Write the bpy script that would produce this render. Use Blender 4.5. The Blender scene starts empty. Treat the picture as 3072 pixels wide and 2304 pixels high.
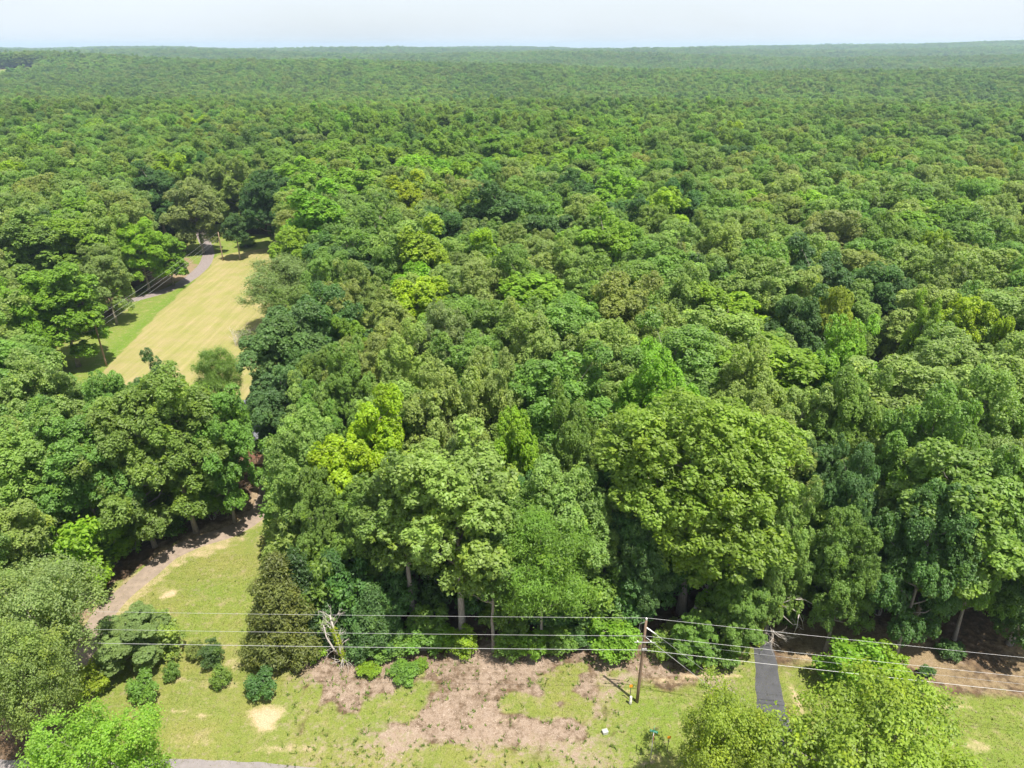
import bpy, bmesh, math, random
import numpy as np
from mathutils import Vector, Matrix

# ------------------------------------------------------------------ camera, sky, sun, exposure
scene = bpy.context.scene
HEIGHT, PITCH, FOCAL = 50.0, math.radians(25.4), 2132.0      # drone height (m), tilt, focal length in photo pixels
cam_data = bpy.data.cameras.new("camera")
cam_data.sensor_width = 36.0
cam_data.lens = FOCAL / 3072.0 * 36.0
cam_data.clip_start = 0.5
cam_data.clip_end = 30000.0
cam = bpy.data.objects.new("camera", cam_data)
scene.collection.objects.link(cam)
cam.location = (0, 0, HEIGHT)
cam.rotation_euler = (math.pi / 2 - PITCH, 0, 0)
scene.camera = cam

SUN_EL = math.radians(68)
SUN_AZ = math.radians(137)           # clockwise from +Y: the sun stands behind the drone, to the right
world = bpy.data.worlds.new("World")
scene.world = world
world.use_nodes = True
wn, wl = world.node_tree.nodes, world.node_tree.links
wn.clear()
sky = wn.new("ShaderNodeTexSky")
sky.sky_type = 'NISHITA'
sky.sun_disc = False
sky.sun_elevation = SUN_EL
sky.sun_rotation = SUN_AZ
sky.altitude = 150
sky.air_density = 1.0
sky.dust_density = 2.2
sky.ozone_density = 1.0
# thin high veil of cloud over the whole dome
tc = wn.new("ShaderNodeTexCoord")
mp = wn.new("ShaderNodeMapping")
mp.inputs["Scale"].default_value = (1.0, 1.0, 3.5)
nz = wn.new("ShaderNodeTexNoise")
nz.inputs["Scale"].default_value = 2.3
nz.inputs["Detail"].default_value = 5
cr = wn.new("ShaderNodeMapRange")
cr.inputs["From Min"].default_value = 0.35
cr.inputs["From Max"].default_value = 0.7
cr.inputs["To Min"].default_value = 0.7
cr.inputs["To Max"].default_value = 0.97
mixc = wn.new("ShaderNodeMix")
mixc.data_type = 'RGBA'
mixc.inputs["B"].default_value = (4.6, 4.95, 5.35, 1)
bg = wn.new("ShaderNodeBackground")
bg.inputs["Strength"].default_value = 0.1
wo = wn.new("ShaderNodeOutputWorld")
wl.new(tc.outputs["Generated"], mp.inputs["Vector"])
wl.new(mp.outputs["Vector"], nz.inputs["Vector"])
wl.new(nz.outputs["Fac"], cr.inputs["Value"])
wl.new(cr.outputs["Result"], mixc.inputs["Factor"])
wl.new(sky.outputs["Color"], mixc.inputs["A"])
wl.new(mixc.outputs["Result"], bg.inputs["Color"])
wl.new(bg.outputs["Background"], wo.inputs["Surface"])

sun_data = bpy.data.lights.new("sun", 'SUN')
sun_data.energy = 5.0
sun_data.angle = math.radians(0.53)
sun_data.color = (1.0, 0.94, 0.85)
sun = bpy.data.objects.new("sun", sun_data)
scene.collection.objects.link(sun)
to_sun = Vector((math.sin(SUN_AZ) * math.cos(SUN_EL), math.cos(SUN_AZ) * math.cos(SUN_EL), math.sin(SUN_EL)))
sun.rotation_euler = to_sun.to_track_quat('Z', 'Y').to_euler()
sun.location = (0, 0, 120)

scene.view_settings.view_transform = 'Standard'
scene.view_settings.look = 'None'
scene.view_settings.exposure = 1.02
scene.view_settings.gamma = 1.0
scene.view_settings.use_curve_mapping = False
cy = scene.cycles
cy.max_bounces = 6
cy.diffuse_bounces = 4
cy.glossy_bounces = 2
cy.transmission_bounces = 3
cy.transparent_max_bounces = 4
cy.volume_bounces = 0
cy.use_denoising = True
cy.adaptive_threshold = 0.02
cy.sample_clamp_indirect = 6.0
cy.caustics_reflective = False
cy.caustics_refractive = False

# ------------------------------------------------------------------ helpers
rng = np.random.default_rng(7)
random.seed(11)
COL = scene.collection
CP, SP = math.cos(PITCH), math.sin(PITCH)
S = 3072.0 / 2212.0          # the survey below was read off a 2212 px wide print of the photograph


def survey(px, py, z=0.0):
    """World point at height z that a survey reading (px, py) of the 2212 px print stands for."""
    u = (px * S - 1536.0) / FOCAL
    v = (py * S - 1152.0) / FOCAL
    t = (HEIGHT - z) / (SP + v * CP)
    return (u * t, t * (CP - v * SP), z)


def reading(x, y, z):
    """The inverse of survey()."""
    dz = HEIGHT - z
    depth = y * CP + dz * SP
    if depth <= 1:
        return (-1e6, -1e6)
    return ((x / depth * FOCAL + 1536.0) / S, ((dz * CP - y * SP) / depth * FOCAL + 1152.0) / S)


def smooth(a, b, v):
    t = np.clip((np.asarray(v, float) - a) / (b - a), 0, 1)
    return t * t * (3 - 2 * t)


def terrain(x, y):
    x = np.asarray(x, float)
    y = np.asarray(y, float)
    d = np.hypot(x, y)
    far = smooth(330, 900, d)
    z = far * (9.0 * np.sin(y / 165.0 + x / 480.0 + 0.6) + 5.0 * np.sin(x / 240.0 - y / 410.0) - 8.0)
    z = z + smooth(900, 4200, d) * 22.0
    z = z + 24.0 * smooth(900, 2300, x) * smooth(2300, 3300, y)
    z = z + 21.0 * np.exp(-(((x + 860) / 190) ** 2 + ((y - 1370) / 190) ** 2))
    return z


def in_poly(px, py, poly):
    px = np.asarray(px, float)
    py = np.asarray(py, float)
    inside = np.zeros(px.shape, bool)
    n = len(poly)
    j = n - 1
    for i in range(n):
        xi, yi = poly[i]
        xj, yj = poly[j]
        cond = ((yi > py) != (yj > py)) & (px < (xj - xi) * (py - yi) / ((yj - yi) + 1e-12) + xi)
        inside ^= cond
        j = i
    return inside


def poly_dist(px, py, poly, closed=True):
    """Distance to the outline of a polygon or to an open line."""
    d = np.full(np.asarray(px).shape, 1e9)
    n = len(poly)
    for i in range(n if closed else n - 1):
        ax, ay = poly[i]
        bx, by = poly[(i + 1) % n]
        vx, vy = bx - ax, by - ay
        t = np.clip(((px - ax) * vx + (py - ay) * vy) / (vx * vx + vy * vy + 1e-9), 0, 1)
        d = np.minimum(d, np.hypot(px - ax - t * vx, py - ay - t * vy))
    return d


def ground_poly(pts):
    return [survey(a, b)[:2] for a, b in pts]


def make_mesh(name, verts, faces_flat, loop_tot, mat=None, attrs=None, smooth_shade=False):
    """Fast mesh from numpy: verts (n,3), flat vertex index per loop, number of loops per face."""
    me = bpy.data.meshes.new(name)
    nv, nl, nf = len(verts), len(faces_flat), len(loop_tot)
    me.vertices.add(nv)
    me.vertices.foreach_set("co", np.asarray(verts, np.float32).ravel())
    me.loops.add(nl)
    me.loops.foreach_set("vertex_index", np.asarray(faces_flat, np.int32))
    me.polygons.add(nf)
    start = np.concatenate([[0], np.cumsum(loop_tot)[:-1]]).astype(np.int32)
    me.polygons.foreach_set("loop_start", start)
    me.polygons.foreach_set("loop_total", np.asarray(loop_tot, np.int32))
    me.polygons.foreach_set("use_smooth", np.full(nf, smooth_shade, bool))
    for an, dom, typ, data in (attrs or []):
        a = me.attributes.new(an, typ, dom)
        a.data.foreach_set("value" if typ == 'FLOAT' else "color", np.asarray(data, np.float32).ravel())
    me.update(calc_edges=True)
    me.validate()
    if mat:
        me.materials.append(mat)
    return me


def link(name, data, parent=None, **props):
    o = bpy.data.objects.new(name, data)
    COL.objects.link(o)
    if parent is not None:
        o.parent = parent
    for k, v in props.items():
        o[k] = v
    return o


class Builder:
    """Collects tubes, boxes and sheets into one mesh."""

    def __init__(self):
        self.v, self.f, self.n = [], [], 0

    def add(self, verts, faces):
        self.v.extend([tuple(p) for p in verts])
        self.f.extend([tuple(i + self.n for i in fc) for fc in faces])
        self.n += len(verts)

    def tube(self, pts, radii, sides=8, cap=True):
        pts = [Vector(p) for p in pts]
        rings = []
        prev = None
        for i, p in enumerate(pts):
            d = (pts[min(i + 1, len(pts) - 1)] - pts[max(i - 1, 0)])
            d = d.normalized() if d.length > 1e-6 else Vector((0, 0, 1))
            ref = prev if prev is not None else (Vector((1, 0, 0)) if abs(d.x) < 0.9 else Vector((0, 1, 0)))
            a = ref - d * ref.dot(d)
            a = a.normalized() if a.length > 1e-6 else d.orthogonal().normalized()
            prev = a
            b = d.cross(a)
            r = radii[i] if hasattr(radii, "__len__") else radii
            rings.append([p + (a * math.cos(k * 2 * math.pi / sides) + b * math.sin(k * 2 * math.pi / sides)) * r for k in range(sides)])
        vs = [q for ring in rings for q in ring]
        fs = []
        for i in range(len(pts) - 1):
            for k in range(sides):
                k2 = (k + 1) % sides
                fs.append((i * sides + k, i * sides + k2, (i + 1) * sides + k2, (i + 1) * sides + k))
        if cap:
            fs.append(tuple(reversed(range(sides))))
            fs.append(tuple((len(pts) - 1) * sides + k for k in range(sides)))
        self.add(vs, fs)

    def box(self, c, s, rz=0.0, bevel=0.0, tilt=None):
        bm = bmesh.new()
        bmesh.ops.create_cube(bm, size=1.0)
        bmesh.ops.scale(bm, vec=s, verts=bm.verts)
        if bevel:
            bmesh.ops.bevel(bm, geom=bm.edges[:], offset=bevel, segments=1, affect='EDGES')
        m = Matrix.Rotation(rz, 4, 'Z')
        if tilt is not None:
            m = m @ tilt
        bmesh.ops.transform(bm, matrix=Matrix.Translation(c) @ m, verts=bm.verts)
        bm.verts.index_update()
        self.add([v.co.copy() for v in bm.verts], [[v.index for v in f.verts] for f in bm.faces])
        bm.free()

    def lathe(self, profile, c, sides=14):
        vs, fs = [], []
        for r, z in profile:
            for k in range(sides):
                a = k * 2 * math.pi / sides
                vs.append((c[0] + r * math.cos(a), c[1] + r * math.sin(a), c[2] + z))
        for i in range(len(profile) - 1):
            for k in range(sides):
                k2 = (k + 1) % sides
                fs.append((i * sides + k, i * sides + k2, (i + 1) * sides + k2, (i + 1) * sides + k))
        fs.append(tuple(reversed(range(sides))))
        fs.append(tuple((len(profile) - 1) * sides + k for k in range(sides)))
        self.add(vs, fs)

    def build(self, name, mat, parent=None, smooth_shade=False, **props):
        me = bpy.data.meshes.new(name)
        me.from_pydata(self.v, [], self.f)
        if smooth_shade:
            me.polygons.foreach_set("use_smooth", np.ones(len(me.polygons), bool))
        me.update()
        me.materials.append(mat)
        return link(name, me, parent, **props)


def thing(name, loc, label, category, group=None, rz=0.0):
    o = bpy.data.objects.new(name, None)
    o.empty_display_size = 0.5
    COL.objects.link(o)
    o.location = loc
    o.rotation_euler = (0, 0, rz)
    o["label"] = label
    o["category"] = category
    if group:
        o["group"] = group
    return o


# ------------------------------------------------------------------ materials
def new_mat(name):
    m = bpy.data.materials.new(name)
    m.use_nodes = True
    n, l = m.node_tree.nodes, m.node_tree.links
    b = n["Principled BSDF"]
    return m, n, l, b


def simple_mat(name, color, rough=0.8, noise=0.25, scale=6.0, metallic=0.0, bump=0.0, stretch=(1, 1, 1)):
    m, n, l, b = new_mat(name)
    co = n.new("ShaderNodeTexCoord")
    mpn = n.new("ShaderNodeMapping")
    mpn.inputs["Scale"].default_value = stretch
    t = n.new("ShaderNodeTexNoise")
    t.inputs["Scale"].default_value = scale
    t.inputs["Detail"].default_value = 6
    mr = n.new("ShaderNodeMapRange")
    mr.inputs["From Min"].default_value = 0.25
    mr.inputs["From Max"].default_value = 0.75
    mr.inputs["To Min"].default_value = 1 - noise
    mr.inputs["To Max"].default_value = 1 + noise
    mx = n.new("ShaderNodeVectorMath")
    mx.operation = 'SCALE'
    mx.inputs[0].default_value = color
    l.new(co.outputs["Object"], mpn.inputs["Vector"])
    l.new(mpn.outputs["Vector"], t.inputs["Vector"])
    l.new(t.outputs["Fac"], mr.inputs["Value"])
    l.new(mr.outputs["Result"], mx.inputs["Scale"])
    l.new(mx.outputs["Vector"], b.inputs["Base Color"])
    b.inputs["Roughness"].default_value = rough
    b.inputs["Metallic"].default_value = metallic
    if bump:
        bp = n.new("ShaderNodeBump")
        bp.inputs["Strength"].default_value = bump
        bp.inputs["Distance"].default_value = 0.03
        l.new(t.outputs["Fac"], bp.inputs["Height"])
        l.new(bp.outputs["Normal"], b.inputs["Normal"])
    return m


def leaf_mat(name, rough=0.5, trans=0.46):
    """Foliage: the tree's own tint (property 'tint'), varied leaf by leaf and shoot by shoot."""
    m, n, l, b = new_mat(name)
    tint = n.new("ShaderNodeAttribute")
    tint.attribute_type = 'INSTANCER'
    tint.attribute_name = "tint"
    tone = n.new("ShaderNodeAttribute")
    tone.attribute_name = "tone"
    shoot = n.new("ShaderNodeAttribute")
    shoot.attribute_name = "shoot"
    mr = n.new("ShaderNodeMapRange")
    mr.inputs["To Min"].default_value = 0.62
    mr.inputs["To Max"].default_value = 1.5
    l.new(tone.outputs["Fac"], mr.inputs["Value"])
    sc = n.new("ShaderNodeVectorMath")
    sc.operation = 'SCALE'
    l.new(tint.outputs["Color"], sc.inputs[0])
    l.new(mr.outputs["Result"], sc.inputs["Scale"])
    warm = n.new("ShaderNodeMix")
    warm.data_type = 'RGBA'
    warm.blend_type = 'MULTIPLY'
    warm.inputs["B"].default_value = (1.45, 1.3, 0.7, 1)
    l.new(shoot.outputs["Fac"], warm.inputs["Factor"])
    l.new(sc.outputs["Vector"], warm.inputs["A"])
    l.new(warm.outputs["Result"], b.inputs["Base Color"])
    b.inputs["Roughness"].default_value = rough
    b.inputs["Specular IOR Level"].default_value = 0.42
    tr = n.new("ShaderNodeBsdfTranslucent")
    ty = n.new("ShaderNodeMix")
    ty.data_type = 'RGBA'
    ty.blend_type = 'MULTIPLY'
    ty.inputs["Factor"].default_value = 1.0
    ty.inputs["B"].default_value = (1.55, 1.7, 0.6, 1)
    l.new(warm.outputs["Result"], ty.inputs["A"])
    l.new(ty.outputs["Result"], tr.inputs["Color"])
    ms = n.new("ShaderNodeMixShader")
    ms.inputs["Fac"].default_value = trans
    l.new(b.outputs["BSDF"], ms.inputs[1])
    l.new(tr.outputs["BSDF"], ms.inputs[2])
    l.new(ms.outputs["Shader"], n["Material Output"].inputs["Surface"])
    return m


M_LEAF = leaf_mat("leaf")
M_BARK = simple_mat("bark", (0.25, 0.22, 0.185), 0.9, 0.4, 5.0, bump=0.6, stretch=(3, 3, 0.6))
M_DEAD = simple_mat("dead_wood", (0.42, 0.38, 0.34), 0.85, 0.3, 6.0, stretch=(2, 2, 0.5))
M_POLE = simple_mat("pole_wood", (0.165, 0.11, 0.072), 0.85, 0.35, 5.0, bump=0.3, stretch=(6, 6, 0.4))
M_GREYPOLE = simple_mat("weathered_pole_wood", (0.24, 0.17, 0.12), 0.9, 0.3, 5.0, stretch=(6, 6, 0.4))
M_WIRE = simple_mat("aluminium_wire", (0.42, 0.42, 0.42), 0.4, 0.05, metallic=0.25)
M_DARKWIRE = simple_mat("thin_wire", (0.30, 0.31, 0.32), 0.5, 0.1, metallic=0.3)
M_STEEL = simple_mat("galvanised_steel", (0.5, 0.5, 0.5), 0.45, 0.12, 8, metallic=0.5)
M_WHITE = simple_mat("white_ceramic", (0.78, 0.78, 0.76), 0.35, 0.06)
M_SIGN = simple_mat("sign_green", (0.0, 0.36, 0.22), 0.4, 0.04)
M_SIGNBACK = simple_mat("sign_aluminium", (0.45, 0.43, 0.42), 0.5, 0.08)
M_RED = simple_mat("sign_red", (0.5, 0.03, 0.03), 0.4, 0.04)
M_ORANGE = simple_mat("marker_orange", (0.85, 0.33, 0.02), 0.5, 0.05)
M_BLACK = simple_mat("black_post", (0.03, 0.03, 0.03), 0.6, 0.1)
M_CREAM = simple_mat("pedestal_plastic", (0.66, 0.62, 0.55), 0.55, 0.08)
M_ROOF = simple_mat("roof_shingle", (0.14, 0.145, 0.165), 0.9, 0.3, 12, bump=0.3)
M_BRICK = simple_mat("brick", (0.36, 0.19, 0.13), 0.9, 0.3, 14)
M_DECK = simple_mat("deck_wood", (0.40, 0.24, 0.14), 0.85, 0.25, 6)
M_TRIM = simple_mat("white_trim", (0.75, 0.74, 0.72), 0.6, 0.05)
M_GLASS = simple_mat("window_glass", (0.03, 0.04, 0.05), 0.08, 0.05)

# ------------------------------------------------------------------ survey of the ground: outlines read off the print
LAWN = ground_poly([(140, 1420), (150, 1350), (235, 1285), (330, 1225), (400, 1170), (540, 1120), (585, 1065), (620, 1090), (625, 1200),
                    (610, 1320), (600, 1400), (640, 1415), (690, 1530), (640, 1575), (720, 1600), (760, 1659), (700, 1720), (200, 1720), (120, 1600)])
RIGHT_LAWN = ground_poly([(1270, 1450), (1380, 1468), (1480, 1470), (1560, 1445), (1620, 1405), (1660, 1420), (1690, 1500), (1680, 1720), (1200, 1720),
                          (1330, 1640), (1310, 1560), (1300, 1500)])
YARD = ground_poly([(1690, 1440), (1800, 1410), (1960, 1440), (2060, 1490), (2212, 1500), (2500, 1500), (2500, 1800), (1690, 1800)])
SHADE_YARD = ground_poly([(1660, 1330), (1800, 1300), (2000, 1330), (2300, 1320), (2500, 1400), (2500, 1510), (2212, 1505), (2060, 1500), (1960, 1450), (1800, 1415), (1700, 1450)])
VERGE = ground_poly([(600, 1580), (720, 1590), (880, 1600), (1050, 1625), (1200, 1610), (1330, 1600), (1420, 1640), (1420, 1720), (600, 1720)])
MULCH = ground_poly([(628, 1420), (700, 1402), (900, 1398), (1060, 1385), (1250, 1380), (1400, 1390), (1520, 1420), (1585, 1440), (1560, 1462), (1470, 1472),
                     (1380, 1468), (1310, 1500), (1330, 1600), (1260, 1640), (1000, 1640), (820, 1625), (700, 1590), (645, 1520)])
GRASS_BLOBS = [(840, 1530, 80, 42), (790, 1560, 60, 26), (900, 1490, 30, 18), (1195, 1475, 55, 22), (1240, 1445, 28, 10), (1130, 1520, 70, 20), (1260, 1530, 40, 26),
               (700, 1560, 40, 34), (1290, 1575, 32, 26), (1180, 1540, 50, 16), (680, 1500, 18, 30), (790, 1455, 24, 12), (870, 1455, 40, 12), (1340, 1452, 24, 9),
               (740, 1600, 80, 20), (980, 1625, 120, 16), (1210, 1500, 40, 14)]
BARE = [(575, 1548, 34, 26, 1.0), (367, 1284, 17, 11, .9), (383, 1221, 13, 5, .8), (350, 1272, 9, 12, .6), (425, 1196, 38, 9, .7), (470, 1180, 40, 7, .7), (385, 1214, 22, 6, .6),
        (290, 1262, 26, 14, .6), (387, 1537, 18, 6, .6), (440, 1546, 22, 7, .6), (480, 1549, 16, 5, .5), (480, 1245, 22, 5, .45), (455, 1235, 14, 5, .35), (560, 1115, 22, 9, .8),
        (500, 1430, 18, 12, .5), (520, 1420, 14, 6, .5), (315, 1510, 34, 12, .6), (385, 1470, 18, 9, .55), (490, 1480, 24, 10, .55), (570, 1497, 26, 8, .5), (465, 1440, 26, 10, .5),
        (2060, 1528, 42, 7, .8), (2110, 1612, 28, 14, .6), (1990, 1490, 40, 10, .5), (1540, 1460, 60, 8, .9), (1440, 1468, 50, 8, .6), (1460, 1560, 20, 20, .3), (1760, 1420, 50, 20, .7),
        (560, 1590, 120, 5, .35), (640, 1618, 90, 10, .5), (430, 1605, 60, 6, .4), (1090, 1560, 120, 5, .4), (1390, 1506, 14, 8, .5), (1350, 1490, 14, 5, .6), (1715, 1500, 12, 50, .8)]
HAY = ground_poly([(205, 822), (330, 690), (400, 625), (470, 553), (510, 545), (600, 533), (640, 560), (610, 700), (560, 900), (300, 900), (130, 900)])
FIELD = ground_poly([(20, 840), (60, 780), (200, 715), (270, 650), (330, 590), (400, 540), (405, 490), (470, 497), (640, 515), (660, 600), (620, 760), (560, 920), (100, 920)])
STRIP = ground_poly([(205, 822), (330, 690), (400, 625), (470, 553), (450, 552), (380, 625), (290, 700), (180, 800)])
BACK_LITTER = ground_poly([(310, 640), (340, 580), (400, 550), (435, 580), (400, 605), (340, 628)])
FAR_FIELD = [(-1040, 1060), (-775, 1060), (-755, 1200), (-790, 1340), (-1080, 1350)]
DRIVE_LINE = ground_poly([(196, 1440), (190, 1400), (200, 1362), (228, 1322), (262, 1287), (312, 1245), (368, 1198), (430, 1170), (505, 1146), (556, 1112), (578, 1066), (584, 1020)])
PATH_LINE = ground_poly([(431, 480), (436, 508), (446, 530), (450, 548), (444, 568), (424, 590), (392, 613), (350, 630), (308, 642), (262, 654), (215, 668)])
ASPHALT_L = ground_poly([(1640, 1250), (1630, 1320), (1626, 1370), (1626, 1440), (1628, 1500), (1632, 1580), (1636, 1690)])
ASPHALT_R = ground_poly([(1658, 1250), (1662, 1320), (1668, 1370), (1684, 1440), (1699, 1510), (1716, 1580), (1744, 1690)])
ROAD_EDGE = ground_poly([(-500, 1640), (150, 1632), (380, 1632), (480, 1635), (560, 1639), (650, 1648), (740, 1660), (900, 1690), (1150, 1712), (1500, 1720), (2200, 1724), (3200, 1730)])


# ------------------------------------------------------------------ ground sheet
def grid_lines(segments):
    out = []
    for a, b, step in segments:
        out.extend(np.arange(a, b - 1e-6, step))
    out.append(segments[-1][1])
    return np.array(out)


def growing(a, b, first, k=1.14):
    out = [a]
    s = first
    while out[-1] + s < b:
        out.append(out[-1] + s)
        s *= k
    out.append(b)
    return np.array(out)


def blur_noise(x, y, cell, seed):
    """Value noise, numpy."""
    def h(ix, iy):
        v = np.sin(ix * 127.1 + iy * 311.7 + seed * 74.7) * 43758.5453
        return v - np.floor(v)
    gx, gy = x / cell, y / cell
    ix, iy = np.floor(gx), np.floor(gy)
    fx, fy = gx - ix, gy - iy
    fx, fy = fx * fx * (3 - 2 * fx), fy * fy * (3 - 2 * fy)
    return (h(ix, iy) * (1 - fx) + h(ix + 1, iy) * fx) * (1 - fy) + (h(ix, iy + 1) * (1 - fx) + h(ix + 1, iy + 1) * fx) * fy


def ground_masks(x, y):
    n1 = blur_noise(x, y, 2.2, 1) - 0.5
    n2 = blur_noise(x, y, 0.8, 2) - 0.5
    n3 = blur_noise(x, y, 6.0, 3) - 0.5
    wob = n1 * 2.2 + n2 * 1.4

    def area(poly, soft=1.6, w=1.0):
        x0, x1 = min(p[0] for p in poly) - 4, max(p[0] for p in poly) + 4
        y0, y1 = min(p[1] for p in poly) - 4, max(p[1] for p in poly) + 4
        out = np.zeros(x.shape)
        s = (x > x0) & (x < x1) & (y > y0) & (y < y1)
        if s.any():
            d = poly_dist(x[s], y[s], poly)
            d = np.where(in_poly(x[s], y[s], poly), d, -d) + wob[s] * w
            out[s] = smooth(-soft, soft, d)
        return out

    def blob(cx, cyy, rx, ry, w=0.55):
        c = survey(cx, cyy)
        ex = survey(cx + rx, cyy)
        ey = survey(cx, cyy - ry)
        ax, ay = abs(ex[0] - c[0]), abs(ey[1] - c[1])
        d = np.hypot((x - c[0]) / ax, (y - c[1]) / ay)
        return smooth(1.6, 0.3, d + n1 * w + n2 * w)

    lawn = np.maximum.reduce([area(LAWN), area(RIGHT_LAWN), area(YARD), area(VERGE)])
    mulch = area(MULCH, 2.6) * (0.64 + 0.5 * n1 + 0.4 * n2)
    for b in GRASS_BLOBS:
        g = blob(*b, w=0.9)
        mulch = mulch * (1 - 0.85 * g)
        lawn = np.maximum(lawn, g)
    mulch = np.maximum(mulch, area(VERGE, 2.0) * (0.30 + 0.5 * n1 + 0.5 * n3))
    litter2 = np.maximum(area(SHADE_YARD, 1.2) * (0.55 + 0.6 * n3), area(BACK_LITTER, 1.0))
    mulch2 = np.maximum(mulch, litter2 * 0.0)
    field = area(FIELD, 1.0)
    hay = area(HAY, 0.25, 0.12)
    strip = area(STRIP, 0.6, 0.2)
    dirt = np.zeros(x.shape)
    for (a, b, c, d, s) in BARE:
        dirt = np.maximum(dirt, blob(a, b, c, d) * s)
    dd = poly_dist(x, y, DRIVE_LINE, closed=False)
    dirt = np.maximum(dirt, smooth(2.9, 1.7, dd + wob * 0.8) * 0.55)
    far = in_poly(x, y, FAR_FIELD).astype(float)
    lawn = np.maximum(lawn, np.maximum(field, far))
    lawn = lawn * (1 - litter2 * 0.85)
    vig = smooth(-0.25, 0.35, n3 + n1 * 0.5)
    strip = np.maximum(strip, np.maximum(field * (1 - hay) * 0.55, np.maximum(area(RIGHT_LAWN), area(YARD)) * (0.35 + 0.5 * n3)))
    return lawn, mulch2, dirt, np.maximum(hay, far * 0.2), np.maximum(strip, vig * 0.35), litter2


xs = np.concatenate([-growing(72, 7000, 1.0)[::-1], grid_lines([(-72, 48, 0.42)])[1:-1], growing(48, 7000, 1.0)])
ys = np.concatenate([-growing(-22, 300, 3, 1.4)[::-1], grid_lines([(22, 75, 0.42), (75, 205, 0.9)])[1:-1], growing(205, 9000, 2.0, 1.1)])
GX, GY = np.meshgrid(xs, ys)
gx, gy = GX.ravel(), GY.ravel()
gz = terrain(gx, gy) + (blur_noise(gx, gy, 7.0, 9) - 0.5) * 0.16 * (np.hypot(gx, gy) < 260)
nx, ny = len(xs), len(ys)
idx = np.arange(nx * ny).reshape(ny, nx)
quads = np.stack([idx[:-1, :-1], idx[:-1, 1:], idx[1:, 1:], idx[1:, :-1]], -1).reshape(-1, 4)
mk = ground_masks(gx, gy)
colA = np.stack([mk[0], mk[1], mk[2], np.ones_like(gx)], -1)
colB = np.stack([mk[3], mk[4], mk[5], np.ones_like(gx)], -1)


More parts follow.
